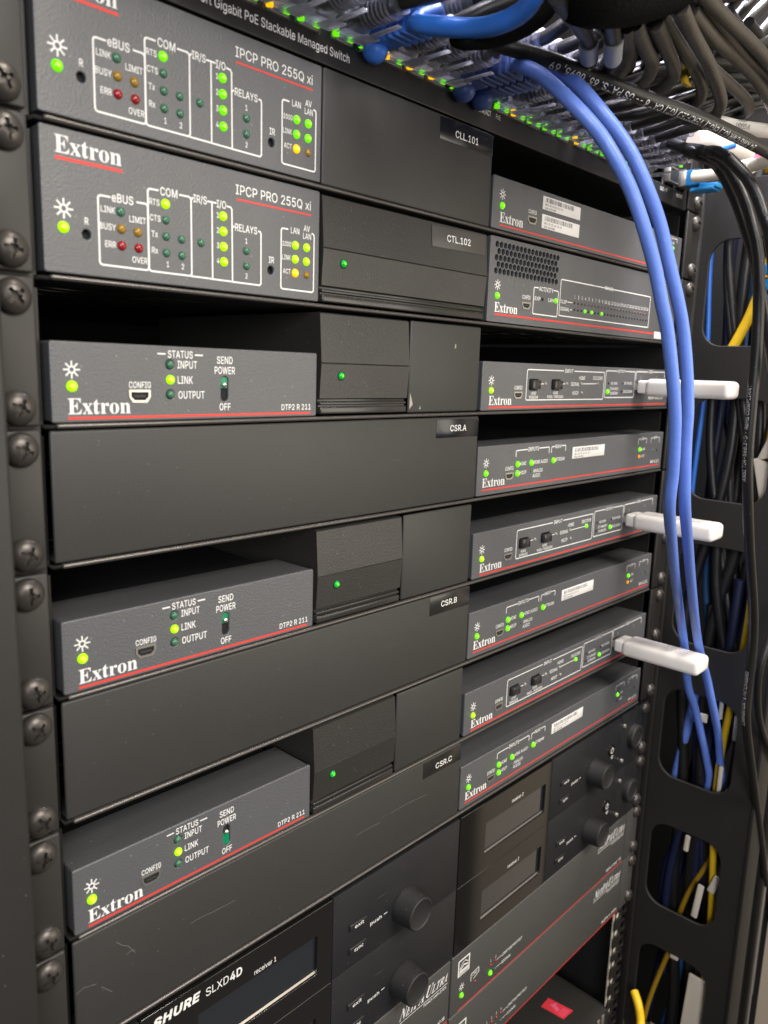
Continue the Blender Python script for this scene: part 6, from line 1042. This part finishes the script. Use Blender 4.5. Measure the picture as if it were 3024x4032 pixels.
DR = [
 ('grey sleeved black cable dropping from the bundle, nearest the blue pair', [(116.0,-96.0,-0.4), (128.8,-92.0,0.5), (145.6,-86.0,3.6), (167.0,-78.0,6.4), (181.4,-70.0,6.7), (191.8,-60.0,6.3), (202.3,-44.0,11.1)], 'cable_black', (2318,160)),
 ('grey sleeved black cable dropping from the bundle, second from the blue pair', [(148.5,-96.0,4.3), (166.9,-88.0,4.8), (185.2,-78.0,5.6), (199.1,-66.0,7.5), (214.2,-48.0,11.5)], 'cable_black', None),
 ('dark cable looping from the bundle behind the printed cable, third from the left', [(164.7,-94.0,6.7), (182.9,-86.0,8.3), (202.0,-76.0,10.3), (218.9,-62.0,12.3), (230.6,-46.0,15.2)], 'cable_grey', None),
 ('dusty cable looping from the bundle, fourth from the left', [(166.2,-96.0,7.5), (190.8,-88.0,8.4), (209.5,-82.0,9.7), (229.5,-70.0,12.0), (246.0,-54.0,16.0), (253.2,-40.0,19.0)], 'cable_grey', None),
 ('dusty cable looping from the bundle beside the broken yellow clip', [(177.1,-98.0,10.4), (203.1,-90.0,12.4), (223.2,-84.0,13.1), (242.2,-76.0,15.1), (259.7,-62.0,17.4), (270.8,-44.0,20.5)], 'cable_grey', None),
 ('dusty cable looping from the bundle behind the broad grey one', [(192.7,-92.0,19.3), (226.6,-84.0,21.7), (264.1,-76.0,23.1), (286.8,-70.0,21.7), (305.6,-58.0,23.0), (308.6,-42.0,24.9)], 'cable_grey', None),
 ('broad grey dusty cable dropping in the middle of the right group', [(179.0,-106.0,13.8), (204.6,-100.0,14.0), (234.7,-94.0,14.1), (261.4,-88.0,12.6), (280.7,-82.0,11.8), (300.1,-70.0,13.0), (311.8,-52.0,18.4)], 'cable_grey', None),
 ('dusty cable dropping right of the broad grey one', [(200.4,-100.0,21.4), (237.2,-94.0,24.3), (278.2,-88.0,29.6), (314.3,-84.0,31.7), (347.7,-80.0,30.4), (391.6,-70.0,32.5)], 'cable_grey', None),
 ('thick dusty cable crossing the top right corner', [(184.9,-108.0,22.4), (208.2,-104.0,25.4), (238.9,-100.0,28.6), (270.3,-97.0,31.5), (306.0,-94.0,32.9), (349.9,-90.0,33.9)], 'cable_grey', None),
 ('dusty cable ending in a clear boot at the right', [(256.6,-86.0,19.9), (292.5,-80.0,24.5), (323.5,-76.0,26.9), (347.8,-70.0,28.6), (362.7,-58.0,30.5), (370.0,-44.0,32.1)], 'cable_grey', None),
 ('dusty cable crossing under the thick corner cable', [(205.9,-102.0,26.1), (241.5,-96.0,28.9), (281.2,-90.0,32.1), (319.6,-86.0,35.0), (358.0,-80.0,35.5)], 'cable_grey', None)]
for lb, pth, mt_, sl in DR:
    t = thing('patch_cable', lb, 'patch cable', pth[0], 'cables dropping from the overhead bundle')
    mb = MB(); tube(mb, [(a-pth[0][0], b_-pth[0][1], c_-pth[0][2]) for a, b_, c_ in pth], 2.75, 14, 3.0); j = mb.build('jacket', mt_, t)
    if 'sleeved' in lb:
        q = [Vector(p_)-Vector(pth[0]) for p_ in (pth[3:5] if sl else pth[1:3])]; mb = MB(); tube(mb, [q[0], (q[0]+q[1])/2, q[1]], 3.5, 14, 3.0); mb.build('sleeve', 'cable_grey', t).data.materials[0] = MATS['print_grey']
# white fibre label and pieces at the right edge
t = thing('cable_label', 'white wrapped label with upside down characters below the dusty cables', 'cable label', (300, -50, 20))
P_ = [(326.2,-60.0,19.1), (353.9,-62.0,22.6), (411.2,-64.0,32.5)]
mb = MB(); tube(mb, [Vector(p_)-Vector((300, -50, 20)) for p_ in P_], 5.0, 14, 4.0, .6); j = mb.build('paper', 'sticker_white', t)
fr_ = frames(catmull([Vector(p_)-Vector((300, -50, 20)) for p_ in P_], 4))
tube_print(j, fr_, 0, 0, 'N-1054097', 34, 2.6, math.radians(-25), 5.0, True, 'print_dark')
t = thing('fiber_cable', 'cream fibre cable with a blue clip plugged beside the last ports', 'fiber cable', (430, -6, 17))
Q = [Vector(p_)-Vector((430, -6, 17)) for p_ in [(418.1,-8.0,15.7), (415.7,-14.0,15.3), (414.3,-26.0,14.2), (406.4,-40.0,12.6), (398.7,-56.0,12.6), (388.6,-72.0,11.3)]]
mb = MB(); tube(mb, Q[1:], 3.6, 14, 4.0); mb.build('jacket', 'cable_cream', t)
mb = MB(); mb.box(-6.2, 6.2, -9, 2, -5, 5, bev=1); mb.box(-6, 6, -18, -3, -8.8, -6.6, bev=.6); mb.box(-5, 5, -20, -8, -7.5, -4.5, bev=.5); mb.build('connector', 'clip_blue', t)
mb = MB(); q = Q[3]; tube(mb, [Q[3], (Q[3]+Q[4])/2, Q[4]], 4.5, 16, 4.0); mb.build('collar', 'cable_cream', t)
def loose(name, lb, cat, pts, r, mat, flat=1.0, grp=None):
    o = Vector(pts[0]); t = thing(name, lb, cat, pts[0], grp); mb = MB(); tube(mb, [Vector(p_)-o for p_ in pts], r, 12, 4.0, flat); mb.build('jacket', mat, t); return t
loose('cable', 'cream cable sheath with a blue stripe behind the three curving cables', 'cable', [(410.7,-14.0,34.8), (423.7,-20.0,36.6), (432.0,-30.0,33.8), (440.8,-40.0,29.5)], 6.5, 'cable_cream')
loose('cable', 'short blue strand lying on the cream sheath', 'cable', [(401.9,-32.0,24.5), (410.0,-34.0,27.6), (420.4,-36.0,31.3)], 1.6, 'cable_royal')
loose('cable', 'pink cable at the right edge above the cream fibre', 'cable', [(568.8,10.0,57.6), (565.5,0.0,55.5), (563.8,-10.0,62.9)], 6, 'cable_pink')
loose('cable', 'pink cable end under the cream fibre at the right edge', 'cable', [(615.8,20.0,68.4), (624.8,20.0,60.0)], 4.5, 'cable_pink')
loose('cable', 'yellow cable at the right edge under the cream fibre', 'cable', [(590.1,10.0,54.9), (580.8,0.0,53.8), (578.8,-10.0,54.8)], 3.5, 'cable_yellow')
t = thing('clip', 'broken yellow plastic clip among the dusty cables', 'clip', P_[0]); q = [(262.6,-72.0,23.0)][0]; t.location = Vector(q)*MM
MB().box(-2, 2, -1, 1, -4, 4, bev=.4).box(-2, 5, -1, 1, -5, -3.4, bev=.3).build('hook', 'cable_yellow', t)

t = thing('overhead_blocker', 'unseen dark blocker added over the switch to shade the top rows', 'light blocker', (0, -60, 75))
bx('blocker_floor', 'rail_black', t, -60, 330, -95, -25, 0, 2); bx('blocker_side', 'rail_black', t, -60, 330, -97, -95, 0, 40)  # out-of-view blocker added to shade the top rows
# ---- rack frame
t = thing('equipment_rack', 'black equipment rack with punched mounting rails holding every unit', 'equipment rack', (0, 0, -700))
holes = []
z = -U*16
while z < U*2:
    for o_ in (6.35, 22.2, 38.1):
        holes.append(rrect(450.2, 459.4, z+o_-4.6+700, z+o_+4.6+700, .6, 1))
    z += U
plate('mounting_rail', 'rail_black', t, [(449.0, -20), (462.5, -20), (462.5, 790), (449.0, 790)], holes, 2.2, 0.0, 'xz', 1.0)
plate('mounting_rail', 'rail_black', t, [(-24, -20), (-3, -20), (-3, 790), (-24, 790)], [], 2.2, 0.0, 'xz', 1.0)
strip = []
z = -U*15
hp = []
zz = -533.4
while zz > -660:
    for o_ in (-6.35, -22.2, -38.1): strip.append(rrect(438.9, 446.9, zz+o_-3.2+700, zz+o_+3.2+700, .6, 1))
    zz -= U
plate('square_hole_strip', 'rail_black', t, rrect(437.9, 448.6, 20, 166.4, .2), strip, .8, 0.0, 'xz', 0.2)
bx('lit_edge_strip', 'cable_cream', t, 439, 448.4, 2.4, 3.2, 30, 165)  # cream strip stands for the lit inner edges of the holes
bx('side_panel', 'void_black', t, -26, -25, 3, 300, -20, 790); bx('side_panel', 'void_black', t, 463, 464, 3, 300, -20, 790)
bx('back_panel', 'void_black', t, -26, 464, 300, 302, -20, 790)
# things seen through the gaps inside the rack
t = thing('gap_backdrop', 'pale plate coloured as lit background behind the shelf ear beside the CSR.A panel', 'bracket', (-3, 60, -135))
bx('plate', 'cable_cream', t, -3.5, 1.2, -48, -47, -18, 0)  # cream plate stands for the light background seen through the gap

# ---- cable manager plates
zs = [(-89.0, -17.0), (-198.2, -125.2), (-308.0, -232.0), (-419.0, -346.5), (-530.5, -459.5), (-640.0, -567.0)]
t = thing('cable_manager', 'tall black plate with six rounded openings right of the rack', 'cable manager', (465, 0, -700))
outl = [(-81.5, -20), (-3.0, -20), (-3.0, 722), (-81.5, 722)]
pl = plate('slotted_plate', 'plate_black', t, outl, [rrect(-65, -9.5, a+700, b_+700, 14, 6) for a, b_ in zs], 2.4, .5, 'yz', 1.0)
bx('front_flange', 'plate_black', t, 0.4, 26, -84.0, -81.0, -20, 722, bev=.8)
bx('rail_flange', 'rail_black', t, -3.0, 0.8, -3.2, 3, -20, 722, bev=.4)
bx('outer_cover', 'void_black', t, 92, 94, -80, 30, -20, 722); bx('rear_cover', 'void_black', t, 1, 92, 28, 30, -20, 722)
t = thing('cable_manager', 'broad grey post at the left edge hiding the shelf screws', 'cable manager', (-22, -23, -700))
bx('post', 'post_grey', t, -90, 0, -1, 40, -20, 790, bev=1.5, seg=3)

# cables inside the manager
rnd = random.Random(3)
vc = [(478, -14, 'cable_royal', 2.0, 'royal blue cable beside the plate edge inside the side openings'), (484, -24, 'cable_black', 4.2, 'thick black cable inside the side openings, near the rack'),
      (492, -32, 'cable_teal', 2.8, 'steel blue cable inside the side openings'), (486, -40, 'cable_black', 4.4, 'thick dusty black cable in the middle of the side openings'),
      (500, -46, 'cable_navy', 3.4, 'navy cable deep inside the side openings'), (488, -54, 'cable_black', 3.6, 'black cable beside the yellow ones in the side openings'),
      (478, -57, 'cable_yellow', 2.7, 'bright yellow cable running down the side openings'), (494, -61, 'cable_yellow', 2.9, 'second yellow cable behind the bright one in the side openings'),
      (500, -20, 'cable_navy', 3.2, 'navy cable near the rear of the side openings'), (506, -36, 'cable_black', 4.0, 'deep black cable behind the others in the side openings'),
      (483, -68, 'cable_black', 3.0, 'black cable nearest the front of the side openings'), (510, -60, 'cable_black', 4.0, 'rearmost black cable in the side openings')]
for x, y, mt_, r_, lb in vc:
    pts = []; zz = 30; ph = rnd.uniform(0, 6)
    if 'yellow' in lb: y -= 1
    while zz > (-250 if mt_ == 'cable_royal' else -730):
        k_ = 1.0 if 'yellow cable running' not in lb and 'second yellow' not in lb else .55
        pts.append((x+2.5*k_*math.sin(zz/70+ph), y+k_*(8.0*math.sin(zz/85+ph*1.7)+4*math.sin(zz/37+ph)), zz)); zz -= 28
    loose('cable', lb, 'cable', pts, r_, mt_, 1.0, 'cables inside the side openings')
loose('cable', 'yellow cable with a grey taped joint in the top side opening', 'cable', [(472, -52, -10), (473, -49, -28), (475, -45, -42)], 3.4, 'cable_yellow')
loose('cable', 'grey taped joint between two yellow pieces in the top side opening', 'cable', [(475, -45, -41), (476, -42, -56)], 3.0, 'cable_grey')
loose('cable', 'short thick yellow cable leaning at the bottom of the top side opening', 'cable', [(475, -42, -55), (474, -37, -72), (472, -27, -96), (471, -20, -110)], 3.5, 'cable_yellow')
loose('cable', 'light blue cable hanging blurred inside the fourth side opening', 'cable', [(478, -33, -316), (480, -30, -335), (481, -26, -365), (482, -21, -400), (484, -17, -430), (486, -15, -454)], 3.4, 'cable_blue')
loose('cable', 'bright yellow cable coming out at the bottom beside the rail', 'cable', [(454.4,-14.0,-608.1), (449.5,-20.0,-611.8), (447.8,-24.0,-622.3), (441.3,-28.0,-631.7)], 3.4, 'cable_yellow')
for i_, (lb, y0, z0, wy, wz, rot) in enumerate((('upper half of a cream tag in the second side opening', -68, -148, 13, 44, .35), ('lower half of a cream tag in the second side opening', -63, -182, 14, 36, -.25),
                             ('narrow cream tag in the third side opening', -66, -266, 7, 40, .08), ('small round cream clip in the fourth side opening', -38, -366, 6, 7, 0), ('thin cream tag at the top of the fourth side opening', -50, -352, 3.0, 22, 0),
                             ('thin cream tag right of the yellow cable in the fourth side opening', -62, -366, 3.6, 20, 0), ('thin cream tag at the bottom of the fourth side opening', -55, -412, 3.4, 26, 0),
                             ('short cream tag in the fifth side opening', -36, -472, 4, 14, .05), ('long thin cream tag in the fifth side opening', -49, -516, 5, 30, .1), ('bent cream tag at the right of the fifth side opening', -60, -496, 6, 16, .3),
                             ('small oval cream clip in the lowest side opening', -36, -572, 7, 7, 0), ('large cream block in the lowest side opening', -56, -610, 17, 60, .05))):
    t = thing('cable_tag', lb, 'cable tag', (473, y0, z0), 'cream tags inside the side openings')
    bx('tag', 'cable_cream', t, -1, 1.5, -wy/2, wy/2, -wz/2, wz/2, bev=min(1.2, wy/3), seg=3); t.rotation_euler = (rot, 0, 0)
for k_ in range(20):
    y0, y1 = rnd.choice(((-14, -60), (-60, -18), (-30, -66), (-50, -22), (-66, -40))); za = rnd.uniform(-20, -420); zb = za-rnd.uniform(120, 220); xx = rnd.uniform(480, 512)
    loose('cable', 'black cable slanting through the tangle inside the side openings', 'cable', [(xx, y0, za+60), (xx, y0+(y1-y0)*.1, za), (xx+3, (y0+y1)/2, (za+zb)/2), (xx, y1, zb), (xx, y1, zb-70)], rnd.uniform(2.2, 4.0), rnd.choice(('cable_black', 'cable_black', 'cable_navy')), 1.0, 'cables inside the side openings')
loose('cable', 'yellow cable, darkened for shade, slanting across the fifth side opening', 'cable', [(490, -60, -440), (486, -52, -480), (482, -38, -520), (480, -30, -560)], 2.0, 'cable_yellow_shaded')
loose('cable', 'yellow cable, darkened for shade, slanting across the lowest side opening', 'cable', [(480, -34, -560), (478, -26, -590), (476, -18, -630), (476, -14, -670)], 2.0, 'cable_yellow_shaded')
TANGLE = [[(154.8, -78.0, 9.9), (188.4, -66.0, 13.5), (212.7, -52.0, 16.7), (212.0, -38.0, 13.7)], [(168.4, -78.0, 16.0), (204.0, -66.0, 20.2), (223.8, -52.0, 19.1), (222.4, -38.0, 18.8)], [(173.6, -78.0, 18.5), (210.1, -66.0, 22.9), (234.7, -52.0, 25.3), (233.4, -38.0, 22.8)], [(179.3, -78.0, 14.9), (216.8, -66.0, 18.8), (247.4, -52.0, 25.0), (246.1, -38.0, 19.5)], [(195.1, -78.0, 21.9), (235.0, -66.0, 26.5), (260.1, -52.0, 27.6), (258.0, -38.0, 25.2)], [(202.1, -78.0, 27.4), (243.1, -66.0, 32.5), (272.2, -52.0, 36.5), (270.0, -38.0, 32.5)], [(214.8, -78.0, 27.1), (257.9, -66.0, 32.0), (287.2, -52.0, 34.9), (284.4, -38.0, 31.0)], [(222.4, -78.0, 29.3), (266.7, -66.0, 34.4), (301.4, -52.0, 40.7), (298.5, -38.0, 34.5)], [(232.9, -78.0, 35.9), (279.0, -66.0, 41.7), (315.6, -52.0, 49.0), (312.4, -38.0, 42.4)], [(258.0, -78.0, 41.9), (308.4, -66.0, 48.2), (333.7, -52.0, 45.9), (328.4, -38.0, 44.3)], [(269.5, -78.0, 44.9), (321.9, -66.0, 51.4), (350.7, -52.0, 50.8), (344.9, -38.0, 47.9)], [(282.9, -78.0, 50.6), (337.7, -66.0, 57.8), (368.2, -52.0, 57.7), (361.6, -38.0, 54.3)], [(289.4, -78.0, 54.8), (345.4, -66.0, 62.4), (385.4, -52.0, 68.7), (379.1, -38.0, 61.6)], [(314.3, -78.0, 58.2), (374.9, -66.0, 66.0), (408.3, -52.0, 66.0), (399.7, -38.0, 61.6)]]
for k_ in range(14):
    pts = TANGLE[k_]
    loose('patch_cable', 'black cable lost in the tangle behind the dusty ones', 'patch cable', pts, 2.4, 'cable_black', 1.0, 'tangle of black cables under the bundle')
t = thing('frame_panel', 'dark frame panel behind the cables in the top right corner', 'frame panel', (640, 0, -40))
bx('panel', 'rail_black', t, 0, 4, -170, 400, 0, 420); bx('crossbar', 'plate_black', t, -20, 0, -170, 300, 120, 138, bev=2); bx('crossbar', 'plate_black', t, -20, 0, -170, 300, 182, 194, bev=2); bx('bracket', 'post_grey', t, -26, -6, -120, -80, 205, 225, bev=2)
loose('cable', 'thin black cable bulging in from the right edge beside the plate', 'cable', [(449.7,-92.0,-258.7), (427.7,-90.0,-279.0), (421.9,-88.0,-300.9), (430.5,-87.0,-326.9), (451.0,-87.0,-353.9), (490.7,-88.0,-389.0)], 2.4, 'cable_black')
# patch panel jacks at the right edge
t = thing('jack_panel', 'turquoise jack housings on a cream strip at the right edge', 'jack panel', [(426.8,-62.0,-54.4)][0])
for q in range(4): bx('jack', 'clip_blue', t, -1+q*3, 12+q*3, -3, 3, 8-q*9, 14-q*9, bev=.6)
bx('strip', 'cable_cream', t, -6, 16, -3, 3, -26, -22)

# ---- room
t = thing('reflection_panel', 'unseen dark grey panel added against the beige wall, reflected in the glossy displays', 'reflection_panel', (885, -700, -1100))
bx('body', 'receiver_matte', t, 0, 14, -500, 235, 0, 1900, bev=4)  # dark panel added to darken what the displays and panels reflect
o = bx('wall', 'beige_wall', None, 900, 910, -2600, 600, -1100, 1500); tag(o, kind='structure')
o = bx('floor', 'carpet_dark', None, -2500, 2500, -3000, 1500, -1110, -1100); tag(o, kind='structure')
